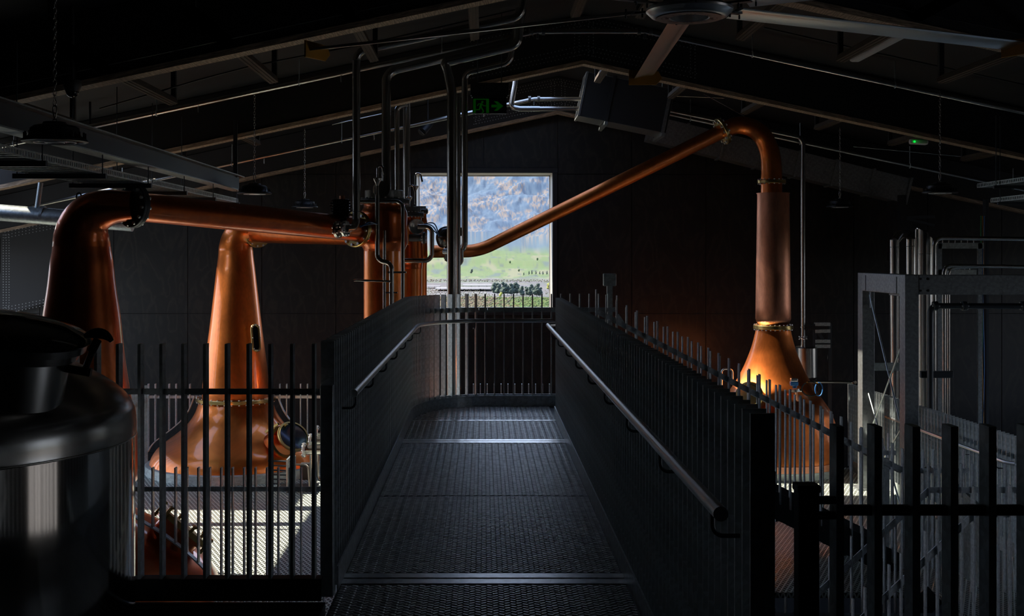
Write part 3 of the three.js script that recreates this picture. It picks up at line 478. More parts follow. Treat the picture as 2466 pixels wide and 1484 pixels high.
const run = (label, pts, d, r, R, m = M.stainless, cat = 'pipe', name = 'steam_pipe') => { const q = pts.map(([x, y, dd]) => P(x, y, dd ?? d)), t = thing(name, label, cat, q[0]); part(t, 'tube', pipe(q, r, R ?? r * 3.2, 18), m); return t; };
{
  const a = run('thick stainless pipe rising in front of the large condenser and bending along the roof', [[832, 551, 13.1], [858, 549], [858, 124], [1255, 40], [1272, -90]], 13.3, 0.042, 0.13);
  disc(a, 'flange', P(832, 551, 13.1), V(1, 0.05, 0.5), 0.085, 0.03, M.alu, 8, 0.012); disc(a, 'flange', P(815, 553, 13.15), V(1, 0.05, 0.5), 0.09, 0.04, M.stainless, 8, 0.012);
  part(a, 'joint', merge([cyl(P(858, 511, 13.3), P(858, 509.5, 13.3), 0.0432), cyl(P(858, 146, 13.3), P(858, 144.5, 13.3), 0.0432)]), M.darkSteel);
  run('thickest stainless pipe above the large condenser, second bend under the roof', [[930, 470, 14.1], [930, 172], [1240, 100], [1258, 20]], 14.4, 0.053, 0.17);
  const c = run('tall stainless pipe standing in front of the window from the floor to the roof', [[1088, 962], [1088, 222], [1077, 168], [1070, 150], [1246, 108], [1254, 20]], 14.2, 0.055, 0.1);
  part(c, 'base_plate', box(0.2, 0.015, 0.2).translate(P(1088, 962, 14.2).x, P(1088, 962, 14.2).y, -14.2), M.galv);
  run('thin stainless pipe close behind the tall one in front of the window', [[1104, 960], [1104, 225]], 14.45, 0.026);
  const e = run('stainless pipe hooking under the black actuator and rising past the window', [[1070, 606, 14.9], [1119, 606], [1119, 176], [1228, 150], [1244, 60]], 14.7, 0.037, 0.11);
  run('small stainless loop pipe hanging below the hooked pipe', [[1112, 600], [1112, 634], [1096, 640], [1096, 700]], 14.7, 0.022, 0.06);
  run('stainless riser behind the top drum of the large condenser', [[956, 470], [956, 258], [980, 250]], 16.6, 0.034, 0.08); run('dark stainless riser passing behind the second rafter', [[979, 512], [979, 150]], 16.9, 0.05);
  run('thin stainless pipe crossing the head of the large condenser and dropping beside it', [[866, 486], [970, 485], [970, 740], [970, 900]], 13.55, 0.021, 0.08);
  run('stainless drain pipe with two offset bends in front of the large condenser', [[909, 470], [909, 628], [943, 634], [943, 700], [943, 900]], 13.5, 0.026, 0.08);
  run('straight thin stainless pipe beside the offset drain pipe', [[926, 555], [926, 900]], 13.6, 0.018);
  run('stainless pipe bending round the slim condensers in a square loop', [[1006, 546], [1040, 546], [1040, 628], [972, 628]], 14.9, 0.028, 0.09);
  run('thin horizontal rod clamped across the drain pipes', [[852, 676], [856, 675], [944, 678]], 13.45, 0.012, 0.02);
  const cl = thing('pipe_clamp', 'bolted clamp joining the two drain pipes below the condenser head', 'clamp', P(952, 655, 13.5)); part(cl, 'strap', merge([box(0.2, 0.02, 0.03).translate(...P(956, 656, 13.5).toArray()), box(0.13, 0.016, 0.03).translate(...P(943, 705, 13.5).toArray())]), M.stainless);
  // gooseneck vents with funnels
  const goose = (label, x, y, d, k) => { const t = thing('vent', label, 'vent', P(x, y, d)); part(t, 'hook', pipe([P(x, y, d), P(x, y - 48 * k, d), P(x + 12 * k, y - 48 * k, d), P(x + 17 * k, y - 28 * k, d)], 0.013 * k, 0.04 * k, 10), M.stainless); part(t, 'funnel', merge([lathe([[0.012, -0.08], [0.02, -0.06], [0.042, -0.02], [0.045, 0], [0.02, 0.01]].map(([a, b]) => [a * k, b * k]), 24).translate(...P(x, y - 18 * k, d).toArray())]), M.stainless); part(t, 'stem', cyl(P(x, y + 26 * k, d), P(x, y, d), 0.016 * k), M.stainless); return t; };
  goose('gooseneck vent with a funnel above the large condenser', 909, 448, 13.5, 1); goose('small gooseneck vent above the slim condenser', 985, 490, 15.5, 0.9); goose('gooseneck vent standing at the corner of the window', 1000, 466, 17, 1);
  const ds = thing('sight_disc', 'round stainless sight disc upright beside the gooseneck of the large condenser', 'disc', P(918, 456, 13.7)); part(ds, 'plate', al(new THREE.CylinderGeometry(0.092, 0.092, 0.02, 40), V(0.2, 0.1, 1), P(918, 456, 13.7)), M.stainless);
  const sd = thing('sight_disc', 'shiny dished stainless disc on the side of the slim condenser', 'disc', P(1002, 546, 15.2)); part(sd, 'plate', al(lathe([[0.001, 0.0], [0.05, 0.01], [0.085, 0.03], [0.095, 0.03], [0.095, -0.02]], 40), V(0.25, 0, 1), P(1003, 546, 15.25)), M.stainless);
  // valve actuators
  const act = (label, x, y, d, k, low) => { const t = thing('valve_actuator', label, 'actuator', P(x, y, d)); part(t, 'dome', lathe([[0.03, -0.13], [0.1, -0.11], [0.135, -0.04], [0.14, 0], [0.135, 0.03], [0.1, 0.1], [0.04, 0.13], [0.001, 0.135]].map(([a, b]) => [a * k, b * k]), 40, 40).translate(...P(x, y, d).toArray()), M.blackGloss); part(t, 'clamp', rbox(0.09 * k, 0.1 * k, 0.1 * k, 0.01).translate(...P(x + 24 * k, y - 12 * k, d).toArray()), M.black); part(t, 'stem', cyl(P(x, y + low, d), P(x, y, d), 0.03 * k), M.darkSteel);
    disc(t, 'flange', P(x, y + low, d), V(1, 0, 0.1), 0.11 * k, 0.05, M.darkSteel, 8, 0.014); return t; };
  act('black domed valve actuator hanging on the falling lyne arm in front of the window', 1078, 572, 17, 1.15, 36);
  const b = thing('valve_actuator', 'black finned valve actuator above the end of the dark lyne arm', 'actuator', P(820, 505, 13.5));
  for (let i = 0; i < 6; i++) part(b, 'fin', rbox(0.24 - 0.02 * Math.abs(i - 2), 0.014, 0.16, 0.004).translate(...P(822, 484 + i * 6.5, 13.45).toArray()), M.black); part(b, 'body', rbox(0.18, 0.2, 0.13, 0.02).translate(...P(822, 502, 13.45).toArray()), M.blackGloss); part(b, 'knob', cyl(P(824, 482, 13.45), P(824, 472, 13.45), 0.03), M.copperPink); part(b, 'stem', cyl(P(826, 520, 13.45), P(828, 548, 13.2), 0.04), M.darkSteel);
  const hoses = (label, pts, d, n, m, k = 5) => { for (let i = 0; i < n; i++) { const t = thing('air_hose', label[i], 'hose', P(pts[0][0], pts[0][1], d)); part(t, 'tube', sweep(new THREE.CatmullRomCurve3(pts.map(([x, y], j) => P(x + (j === 1 ? i * k : i * 1.2), y + i * k * (j === 1 ? -1 : 0.4), d - i * 0.02))).getPoints(26), 0.0075, 8), m); } };
  hoses(['lowest air hose arching to the black domed actuator', 'middle air hose arching to the black domed actuator', 'highest air hose arching to the black domed actuator'], [[1004, 540], [1034, 548], [1056, 566]], 16.2, 3, M.hose);
  hoses(['blue air hose lying against the head of the large condenser', 'second blue air hose just over the first on the large condenser'], [[866, 545], [885, 541], [908, 538]], 13.45, 2, M.hose, 6);
  const bt = thing('bolted_stub', 'short dark pipe stub with a bolted end between the slim condensers', 'pipe', P(1000, 573, 15.3)); part(bt, 'tube', cyl(P(985, 573, 15.3), P(1020, 573, 15.3), 0.045), M.darkSteel); disc(bt, 'flange', P(1021, 573, 15.3), V(1, 0, 0), 0.075, 0.03, M.darkSteel, 10, 0.014);
}

// ---------- stainless tank at the front ----------
{
  const at = V(-2.41, -2.4, -5.0), t = thing('tank', 'large stainless steel tank with a domed top and a tilted round hatch', 'tank', at), y = (drop) => EYE - drop;
  part(t, 'shell', lathe([[0.975, -2.4], [0.975, y(0.745)]], 128).translate(at.x, 0, at.z), M.stainlessTank);
  part(t, 'dome', lathe([[0.978, y(0.75)], [0.98, y(0.735)], [0.98, y(0.69)], [0.968, y(0.63)], [0.93, y(0.575)], [0.86, y(0.52)], [0.74, y(0.455)], [0.55, y(0.385)], [0.3, y(0.335)], [0.001, y(0.32)]], 128, 60).translate(at.x, 0, at.z), M.stainlessDome);
  part(t, 'weld_bead', sweep(arc((f) => V(at.x + 0.978 * Math.cos(f * 6.2832), y(0.745), at.z + 0.978 * Math.sin(f * 6.2832)), 96).slice(0, 96), 0.004, 6, false, true), M.stainless);
  const hc = V(-1.775, y(0.345), -4.62), n = V(0.2, 1, 0.1).normalize();
  const h = part(t, 'hatch_collar', al(lathe([[0.235, -0.18], [0.235, 0.0], [0.262, 0.0], [0.265, 0.028], [0.255, 0.03]], 72), n, hc), M.stainlessDome);
  part(h, 'hatch_rim', al(lathe([[0.262, 0.033], [0.285, 0.033], [0.288, 0.06], [0.28, 0.064]], 72), n, hc), M.stainlessDome); part(h, 'hatch_lid', al(lathe([[0.286, 0.058], [0.3, 0.07], [0.285, 0.085], [0.2, 0.105], [0.001, 0.12]], 72), n, hc), M.dark, 'dark glossy domed hatch lid');
  const u = V(1, -0.2, 0).normalize(), w = n.clone().cross(u).normalize();
  const clampAt = (a) => { const q = hc.clone().add(u.clone().multiplyScalar(0.3 * Math.cos(a))).add(w.clone().multiplyScalar(0.3 * Math.sin(a))), o = q.clone().sub(hc).normalize(), lean = n.clone().add(o.clone().multiplyScalar(0.3)).normalize();
    const c = part(h, 'clamp', merge([cyl(q.clone().addScaledVector(n, -0.03), q.clone().addScaledVector(lean, 0.07), 0.012), cyl(q.clone().addScaledVector(lean, 0.05), q.clone().addScaledVector(lean, 0.1), 0.016), bar(q.clone().addScaledVector(n, -0.03).addScaledVector(o, -0.07), q.clone().addScaledVector(n, -0.03).addScaledVector(o, 0.025), 0.03, 0.03)]), M.blackGloss);
    const top = q.clone().addScaledVector(lean, 0.115), k = sweep(arc((f) => top.clone().add(u.clone().multiplyScalar(-0.052 + 0.104 * f)).addScaledVector(lean, 0.012 - 0.022 * (2 * f - 1) ** 2), 10), (f) => 0.008 + 0.012 * Math.sin(f * Math.PI), 10); part(c.parent, 'clamp_knob', k, M.blackGloss); };
  clampAt(0.05); clampAt(-1.35); clampAt(-2.7);
}

// ---------- pipe skid beside the tall tapered still ----------
{
  const d = 16.4, t = thing('pipe_skid', 'stainless pipe skid with stacked plates and tubes beside the open manway', 'skid', P(720, 1215, d)), Q = (x, y, k = 0) => P(x, y, d + k);
  for (const [x, k] of [[634, 0], [655, 0.3], [706, 0]]) { part(t, 'leg', bar(Q(x, 1206, k), Q(x, 1250, k), 0.05, 0.05), M.galv); part(t, 'foot', box(0.11, 0.015, 0.11).translate(...Q(x, 1251, k).toArray()), M.galv); }
  part(t, 'beam', bar(Q(630, 1205), Q(715, 1205), 0.07, 0.07), M.galv); part(t, 'beam', bar(Q(640, 1188, 0.3), Q(712, 1188, 0.3), 0.07, 0.07), M.galv);
  for (const [x, k] of [[696, 0], [706, 0.25]]) part(t, 'end_plate', box(0.02, 0.58, 0.36).translate(...Q(x, 1155, k).toArray()), M.galv);
  for (let i = 0; i < 9; i++) part(t, 'plate_rod', cyl(Q(645 + (i % 2) * 6, 1110 + i * 11, 0.1 * (i % 3)), Q(704, 1112 + i * 11, 0.1 * (i % 3)), 0.011), M.darkSteel);
  for (const [x, y, k, r] of [[732, 1084, -0.3, 0.06], [748, 1062, 0, 0.06], [764, 1042, 0.3, 0.06]]) { part(t, 'tube', cyl(Q(x, y, k), Q(820, y, k), r), M.stainless); disc(t, 'flange', Q(x, y, k), V(1, 0, 0), r * 1.6, 0.03, M.alu, 8, 0.01); }
  part(t, 'riser', pipe([Q(752, 1088), Q(752, 1195), Q(700, 1196)], 0.034, 0.12), M.stainless); part(t, 'riser', pipe([Q(766, 1088, 0.2), Q(766, 1160, 0.2), Q(815, 1160, 0.2)], 0.018, 0.08), M.stainless); part(t, 'riser', pipe([Q(690, 1118), Q(742, 1120), Q(745, 1180)], 0.014, 0.06), M.stainless);
  part(t, 'gauge_cluster', merge([0, 1, 2, 3].map((i) => cyl(Q(778 + (i % 2) * 8, 1095 + i * 18), Q(786 + (i % 2) * 8, 1096 + i * 18), 0.04))), M.stainless); part(t, 'control_box', rbox(0.12, 0.22, 0.1, 0.01).translate(...Q(735, 1135, 0.2).toArray()), M.black);
  part(t, 'base_block', rbox(0.5, 0.12, 0.3, 0.01).translate(...Q(720, 1180, 0.1).toArray()), M.darkSteel);
}

// ---------- galvanised frame, pipes and fences on the right ----------
{
  const t = thing('steel_frame', 'galvanised steel portal with crossed tie rods, sunlit on one side', 'frame', V(5.08, 0, -15.6)), top = 2.87, x = 5.08;
  for (const z of [-14.88, -16.55]) { part(t, 'column', rbox(0.165, top, 0.2, 0.008, x, top / 2, z), M.portal); part(t, 'foot_plate', box(0.3, 0.02, 0.32, x, 0.01, z), M.portal); }
  part(t, 'cross_beam', rbox(0.165, 0.24, 1.48, 0.008, x, top - 0.12, -15.715), M.portal); part(t, 'front_beam', rbox(4.2, 0.235, 0.16, 0.006, x + 0.085 + 2.1, top - 0.12, -14.86), M.portal);
  part(t, 'haunch', extrude([[0, 0], [0.16, 0], [0, 0.16]], 0.012).rotateY(Math.PI / 2).rotateX(Math.PI).translate(x - 0.07, top - 0.24, -14.98), M.portal);
  for (const z of [-15.08, -16.3]) part(t, 'slotted_lug', box(0.006, 0.2, 0.02, x - 0.085, top - 0.13, z), M.darkSteel);
  for (const y of [top - 0.05, top - 0.19]) for (const k of [0.05, 0.14]) part(t, 'bolt', al(new THREE.CylinderGeometry(0.014, 0.014, 0.02, 6), V(0, 0, 1), V(x + 0.05 + k, y, -14.775)), M.black);
  const rod = (a, b, c, e) => part(t, 'tie_rod', cyl(V(x, a, b), V(x, c, e), 0.011), M.galv);
  rod(2.58, -16.4, 0.75, -14.95); rod(2.2, -14.95, 0.7, -16.45); rod(1.28, -16.45, 0.06, -15.2); rod(1.1, -15.0, 0.1, -16.4);
  part(t, 'cleat', box(0.012, 0.22, 0.07, x, 2.52, -16.36), M.portal); part(t, 'brace', box(0.6, 0.1, 0.08, x + 0.38, 1.62, -16.55), M.galvPale); part(t, 'shelf_angle', box(0.08, 0.03, 0.6, x + 0.1, top - 0.26, -15.5), M.portal);
}
{
  const d = 17.2; // mitred stainless flues and water pipes rising behind the frame
  const up = (label, x, r, dd, ty, m = M.stainless) => { const t = thing('flue_pipe', label, 'pipe', P(x, 1100, dd)); part(t, 'tube', cyl(V(P(x, 0, dd).x, 0.02, -dd), P(x, ty, dd), r, r, 28), m); part(t, 'joint', cyl(P(x, ty + 18, dd), P(x, ty + 17, dd), r * 1.02, r * 1.02, 28), M.darkSteel); return t; };
  const mitre = (t, pts, r) => pts.slice(1).forEach((q, i) => part(t, 'mitre', sweep([pts[i], q], r, 28), M.stainless));
  const a = up('first mitred stainless flue behind the portal, with an angled elbow on top', 2154, 0.063, d, 578); mitre(a, [P(2154, 582, d), P(2166, 566, d + 0.1), P(2186, 564, d + 0.4)], 0.063);
  const b = up('second mitred stainless flue behind the portal, close beside a thin pipe', 2193, 0.063, d + 0.2, 576); mitre(b, [P(2193, 580, d + 0.2), P(2206, 566, d + 0.3), P(2226, 564, d + 0.6)], 0.063);
  const c = up('widest stainless flue behind the portal, its top cut at a slant', 2226, 0.117, d, 594); part(c, 'slant_cut', (() => { const g = new THREE.CylinderGeometry(0.117, 0.117, 0.26, 40, 8), p = g.attributes.position; for (let i = 0; i < p.count; i++) if (p.getY(i) > -0.13 + 1e-3) { const k = (p.getY(i) + 0.13) / 0.26; p.setY(i, p.getY(i) + k * (-0.75 * (p.getX(i) + 0.117) + 0.0)); } g.computeVertexNormals(); const q = P(2226, 594, d); return g.translate(q.x, q.y + 0.13, q.z); })(), M.stainless);
  const d2 = up('narrow stainless pipe just left of the slant-cut flue', 2208, 0.022, d - 0.2, 556); part(d2, 'bend', pipe([P(2208, 560, d - 0.2), P(2208, 552, d - 0.2)], 0.022), M.stainless);
  const bendRight = (label, x, y, dd, r) => run(label, [[x, 1100], [x, y], [2560, y + 4]], dd, r, r * 4, M.stainless, 'pipe', 'water_pipe');
  bendRight('stainless water pipe turning level above the front beam of the portal', 2249, 573, 16.9, 0.03); bendRight('lower stainless water pipe turning level behind the front beam of the portal', 2273, 640, 16.6, 0.025); run('thin stainless pipe next to the lower level water pipe', [[2284, 1100], [2284, 646], [2420, 640]], 16.7, 0.02, 0.09);
  const k = run('dark screwed steel pipe with couplings running level under the front beam', [[2240, 1010], [2240, 737], [2600, 738]], 15.3, 0.036, 0.09, M.darkSteel, 'pipe', 'screwed_pipe');
  for (const x of [2252, 2322, 2464]) disc(k, 'coupling', P(x, 737, 15.3), V(1, 0, 0), 0.058, 0.06, M.darkSteel, 4, 0.012);
  const br = thing('pipe_bracket', 'dark steel bracket arm clamping the pipes to the near column of the portal', 'bracket', P(2250, 900, 15.4)); part(br, 'arm', rbox(0.4, 0.085, 0.06, 0.006).translate(...P(2255, 902, 15.4).toArray()), M.darkSteel);
  const lf = thing('cable_ladder_frame', 'small galvanised rectangular frame with bolts standing behind the front beam', 'frame', P(2310, 625, 18.5)), F = (x, y) => P(x, y, 18.5);
  part(lf, 'top_rail', bar(F(2258, 592), F(2368, 592), 0.05, 0.085), M.galvPale); part(lf, 'lower_rail', bar(F(2258, 656), F(2350, 656), 0.05, 0.08), M.galvPale); for (const x of [2262, 2359]) part(lf, 'upright', bar(F(x, 586), F(x, 1120), 0.06, 0.05), M.galv);
  for (let i = 0; i < 6; i++) { part(lf, 'stud', cyl(F(2270 + i * 15, 588), F(2270 + i * 15, 579), 0.007), M.stainless); part(lf, 'stud', cyl(F(2275 + i * 12, 650), F(2275 + i * 12, 641), 0.007), M.stainless); }
  const cs = thing('cable_riser', 'tall perforated channel with yellow, green and blue cables', 'cable riser', P(2374, 1000, 18.8)); part(cs, 'channel', bar(P(2374, 480, 18.8), P(2374, 1100, 18.8), 0.04, 0.13), M.darkSteel);
  [[2366, M.yellow], [2368, M.blue], [2364, mat(lin(0.02, 0.2, 0.06), 0.5, 0)]].forEach(([x, m], i) => part(cs, 'cable', sweep(arc((f) => P(x + 2 * Math.sin(f * 9 + i * 2), 520 + f * 560, 18.7), 30), 0.009, 6), m));
  const wb = thing('wall_bracket', 'dark triangular wall bracket high above the mitred flues', 'bracket', P(2210, 532, 20.5)), B = (x, y) => P(x, y, 20.5); part(wb, 'arm', bar(B(2182, 524), B(2250, 522), 0.06, 0.05), M.darkSteel); part(wb, 'strut', bar(B(2182, 527), B(2250, 543), 0.04, 0.04), M.darkSteel); part(wb, 'upright', bar(B(2172, 470), B(2172, 570), 0.1, 0.15), M.ductDark);
  // parallel fin fence, handrail and toe board
  fence('balustrade', 'fin balustrade on the lower floor that passes behind the sunlit portal', 'balustrade', [V(5.33, 0.04, -18.1), V(5.5, 0.04, -12.7)], { h: 1.19, rails: [0.98], sp: 0.1, w: 0.08 });
  const hr = thing('handrail', 'straight tubular handrail lit along its top, inside the lower balustrade', 'handrail', V(5.4, 0.95, -16)), hp = [V(5.36, 0.95, -16.6), V(5.42, 0.95, -12.95), V(5.49, 0.95, -12.8)]; part(hr, 'tube', sweep(fillet(hp, 0.06), 0.021, 14), M.alu);
  for (const z of [-16.2, -15.1, -14.0, -13.1]) part(hr, 'bracket', pipe([V(5.39, 0.93, z), V(5.39, 0.86, z), V(5.46, 0.86, z)], 0.0065, 0.03, 8), M.darkSteel);
  const tb = thing('toe_board', 'galvanised toe board along the foot of the lower fin balustrade', 'toe board', V(5.4, 0.07, -15)); part(tb, 'plate', bar(V(5.28, 0.08, -18), V(5.44, 0.08, -12.5), 0.008, 0.15), M.galvPale);
  // flight that climbs from the cellar to the lower floor
  const slope = 0.93, tip = (x) => 0.42 + slope * (x - 3.22), X1 = 4.06;
  for (const [z, lab] of [[-10.3, 'near'], [-11.35, 'far']]) fence('fence', `galvanised fence of the steep cellar flight, ${lab} side, climbing behind the dark gate`, 'fence', [V(2.35, tip(2.35) - 1.17, z), V(X1, tip(X1) - 1.17, z), V(6.5, 0.03, z)], { h: 1.17, rails: [0.93], sp: 0.1, w: 0.05, rh: 0.055, m: M.galvBright });
  const st = thing('stair', 'steep steel flight rising from below to the lower floor behind the dark gate', 'stair', V(3.2, -1, -10.8));
  for (const z of [-10.34, -11.31]) part(st, 'stringer', bar(V(1.6, -2.3, z), V(4.1, 0.02, z), 0.012, 0.2), M.darkSteel); for (let i = 0; i < 9; i++) part(st, 'tread', box(0.27, 0.035, 0.95, 1.75 + i * 0.26, -2.15 + i * 0.242, -10.82), M.mesh);
  const pl = thing('guard_plate', 'smooth galvanised guard plate with sloping top behind the dark gate', 'plate', V(4.6, 0.4, -12)); part(pl, 'plate', extrude([[-12.3, 0.02], [-11.5, 0.02], [-11.5, 0.76], [-12.3, 0.9]], 0.01).rotateY(-Math.PI / 2).translate(4.6, 0, 0), M.galvPale);
  part(pl, 'top_edge', bar(V(4.595, 0.9, -12.3), V(4.595, 0.76, -11.5), 0.03, 0.03), M.galv);
  const gt = thing('low_gate', 'low gate with two posts and hinges between the stair foot and the portal', 'gate', V(4.6, 0, -13.5)); for (const x of [4.36, 4.74]) part(gt, 'post', rbox(0.06, 0.95, 0.06, 0.004, x - 0.1, 0.475, -13.2), M.galvFin); part(gt, 'rail', box(0.42, 0.035, 0.02, 4.45, 0.85, -13.2), M.darkSteel);
  // still-room equipment behind the pear-shaped still
  const rc = thing('receiver', 'cylindrical stainless receiver on a frame behind the pear-shaped still', 'receiver', P(1940, 880, 19)), R = (x, y) => P(x, y, 19);
  part(rc, 'vessel', lathe([[0.001, R(0, 922).y], [0.11, R(0, 918).y], [0.165, R(0, 908).y], [0.165, R(0, 838).y], [0.15, R(0, 835).y], [0.001, R(0, 834).y]], 48).translate(R(1942, 0).x, 0, -19), M.stainless); part(rc, 'stand', merge([bar(R(1962, 780), R(1962, 1090), 0.05, 0.05), bar(R(1998, 780), R(1998, 1090), 0.05, 0.05)]), M.darkSteel);
  for (const [ya, yb] of [[781, 781], [798, 797], [822, 822], [834, 834]]) part(rc, 'shelf', bar(R(1962, ya), R(1998, yb), 0.08, 0.05), M.galvPale); part(rc, 'diagonal', bar(R(1964, 788), R(1984, 824), 0.03, 0.05), M.darkSteel); part(rc, 'support_arm', bar(R(1945, 790), R(1992, 786), 0.07, 0.07), M.black);
  const tp = run('slim stainless pipe following the roof and dropping straight down behind the pear-shaped still', [[1250, 262], [1400, 262], [1600, 264], [1925, 331], [1934, 345], [1934, 834]], 19.05, 0.035, 0.09);
  disc(tp, 'flange', P(1934, 814, 19.05), UPV, 0.075, 0.02, M.stainless, 4, 0.014); part(tp, 'clamp', cyl(P(1934, 789, 19.05), P(1934, 787, 19.05), 0.05), M.stainless);
  run('bright slanting stainless pipe dropping from the roof beside the exit sign', [[1246, 150], [1240, 205], [1230, 258], [1252, 262], [1300, 262]], 18.95, 0.04, 0.08);
  // level switch box on a post by the landing
  const ps = thing('control_post', 'pale square post with a flat box on top behind the walkway balustrade', 'post', P(1468, 900, 13.6)); part(ps, 'shaft', bar(P(1468, 662, 13.6), P(1468, 1000, 13.6), 0.06, 0.06), M.galvPale); part(ps, 'box', rbox(0.14, 0.135, 0.07, 0.008).translate(...P(1468, 674, 13.6).toArray()), M.galvPale); part(ps, 'base', box(0.12, 0.012, 0.12).translate(P(1468, 0, 13.6).x, 0.006, -13.6), M.galv);
  part(ps, 'leg', bar(P(1468, 999, 13.6), V(P(1468, 0, 13.6).x, 0, -13.6), 0.06, 0.06), M.galv);
}

// ---------- overhead ----------
{
  const lamp = thing('high_bay_lamp', 'nearest black bell-shaped high bay lamp on a chain above the stainless tank', 'lamp', V(-2.72, EYE + 0.72, -7.9), 'high bay lamps on chains');
  const o = lamp.position.clone(), add = (g) => g.translate(o.x, o.y, o.z);
  part(lamp, 'housing', add(lathe([[0.001, 0.125], [0.07, 0.125], [0.078, 0.11], [0.13, 0.1], [0.15, 0.085], [0.155, 0.05], [0.165, 0.035], [0.203, 0.012], [0.205, 0.0], [0.19, -0.006], [0.175, 0.004]], 56)), M.black); part(lamp, 'lens', add(lathe([[0.176, 0.002], [0.001, -0.006]].reverse(), 48)), M.lens); part(lamp, 'lens_ring', add(merge([0.06, 0.13].map((r) => new THREE.TorusGeometry(r, 0.003, 6, 40).rotateX(Math.PI / 2).translate(0, -0.005, 0)))), M.alu);
  part(lamp, 'heat_sink', add(merge(Array.from({ length: 20 }, (_, i) => box(0.012, 0.05, 0.004, 0.184, 0.033, 0).rotateY(i / 20 * Math.PI * 2)))), M.black);
  const hook = sweep(arc((f) => { const a = f * Math.PI * 2; return V(0.018 * Math.sin(a) * (0.6 + 0.4 * Math.cos(a)), 0.185 + 0.045 * Math.cos(a), 0); }, 20).slice(0, 20), 0.0045, 6, false, true); part(lamp, 'snap_hook', add(merge([hook, new THREE.TorusGeometry(0.012, 0.004, 6, 14).translate(0, 0.134, 0)])), M.stainless);
  const links = []; for (let i = 0; i < 30; i++) links.push(new THREE.TorusGeometry(0.0115, 0.0026, 5, 9).scale(1, 1.75, 1).rotateY(i % 2 ? Math.PI / 2 : 0).translate(0, 0.245 + i * 0.033, 0)); part(lamp, 'chain', add(merge(links)), M.stainless);
  for (const [x, z, l] of [[-2.76, -15.0, 'bell-shaped high bay lamp on a chain over the dark lyne arm'], [-2.76, -19.2, 'small black high bay lamp hanging beyond the second rafter, over the tall tapered still'], [5.42, -14.8, 'black high bay lamp on a long chain above the galvanised portal'], [5.46, -19.1, 'far black high bay lamp behind the slim pipe of the pear-shaped still']]) copyOf(lamp, V(x, EYE + 0.74, z), l);
}
{ // big ceiling fan
  const c = P(1660, 30, 7.75), t = thing('ceiling_fan', 'huge six-bladed aluminium ceiling fan with yellow winglets', 'fan', c), add = (g) => g.translate(c.x, c.y, c.z);
  part(t, 'hub', add(lathe([[0.118, 0.045], [0.118, -0.032], [0.124, -0.036], [0.2, -0.034], [0.235, -0.026], [0.268, 0.006], [0.27, 0.02], [0.262, 0.03], [0.2, 0.05], [0.09, 0.055]], 96)), M.alu); part(t, 'motor', add(lathe([[0.001, 0.03], [0.118, 0.03], [0.12, 0.06], [0.16, 0.07], [0.16, 0.2], [0.12, 0.26], [0.05, 0.28]], 48)), M.black); part(t, 'bore', add(merge([new THREE.CylinderGeometry(0.03, 0.03, 0.02, 24).translate(0, 0.025, 0), new THREE.TorusGeometry(0.034, 0.004, 8, 30).rotateX(Math.PI / 2).translate(0, 0.018, 0)])), M.darkSteel);
  part(t, 'down_rod', cyl(c.clone().add(V(0, 0.26, 0)), V(c.x, roofLow(c.x) + ROOF, c.z), 0.03), M.black);
  // printed ring under the hub
  const cv = document.createElement('canvas'); cv.width = cv.height = 1024; const g = cv.getContext('2d'); g.fillStyle = '#b9b9b9'; g.fillRect(0, 0, 1024, 1024); g.fillStyle = '#15110e'; g.font = 'bold 86px sans-serif'; g.textAlign = 'center'; g.textBaseline = 'middle';
  const words = 'BIG ASS FANS', RR = 345; for (const mid of [0, Math.PI]) [...words].forEach((ch, i) => { const a = mid + (i - 5.5) * 0.165; g.save(); g.translate(512 + RR * Math.sin(a), 512 - RR * Math.cos(a)); g.rotate(a); g.fillText(ch, 0, 0); g.restore(); });
  for (const a of [Math.PI / 2, -Math.PI / 2]) { g.save(); g.translate(512 + 348 * Math.sin(a), 512); g.rotate(a); g.lineWidth = 8; g.strokeStyle = '#15110e'; g.beginPath(); g.ellipse(0, 0, 118, 74, 0, 0, 7); g.stroke(); g.beginPath(); g.ellipse(0, 8, 62, 26, 0, 0, 7); g.fill(); g.fillRect(-52, 12, 12, 50); g.fillRect(-30, 12, 12, 46); g.fillRect(26, 12, 12, 50); g.fillRect(44, 12, 12, 44); g.beginPath(); g.moveTo(40, 10); g.lineTo(66, -46); g.lineTo(74, -62); g.lineTo(80, -44); g.lineTo(108, -20); g.lineTo(100, -8); g.lineTo(76, -14); g.lineTo(62, 22); g.fill(); g.restore(); }
  const ct = new THREE.CanvasTexture(cv); ct.colorSpace = THREE.SRGBColorSpace;
  const rg = new THREE.RingGeometry(0.126, 0.205, 96, 1).rotateX(Math.PI / 2).translate(0, -0.0375, 0), rp = rg.attributes.position; for (let i = 0; i < rp.count; i++) rg.attributes.uv.setXY(i, 0.5 + rp.getX(i) / 0.41 * 0.98, 0.5 + rp.getZ(i) / 0.41 * 0.98);
  part(t, 'lettered_ring', add(rg), mat(lin(0.9, 0.88, 0.86), 0.35, 0.9, { map: ct }), 'printed lettering and oval badges');
  const foil = new THREE.Shape(); foil.moveTo(-0.085, 0.002); foil.quadraticCurveTo(-0.07, 0.02, -0.02, 0.02); foil.quadraticCurveTo(0.04, 0.018, 0.09, -0.006); foil.quadraticCurveTo(0.02, 0.004, -0.03, 0.0); foil.quadraticCurveTo(-0.07, -0.006, -0.085, 0.002);
  const blade = triUV(new THREE.ExtrudeGeometry(foil, { depth: 2.62, bevelEnabled: false, curveSegments: 6 }).rotateZ(-0.16).translate(0, 0.03, 0.36)), root = merge([box(0.05, 0.012, 0.2, 0, 0.03, 0.3), cyl(V(0, 0.0, 0.32), V(0, 0.06, 0.32), 0.006), cyl(V(0.03, 0.0, 0.42), V(0.03, 0.06, 0.42), 0.006)]);
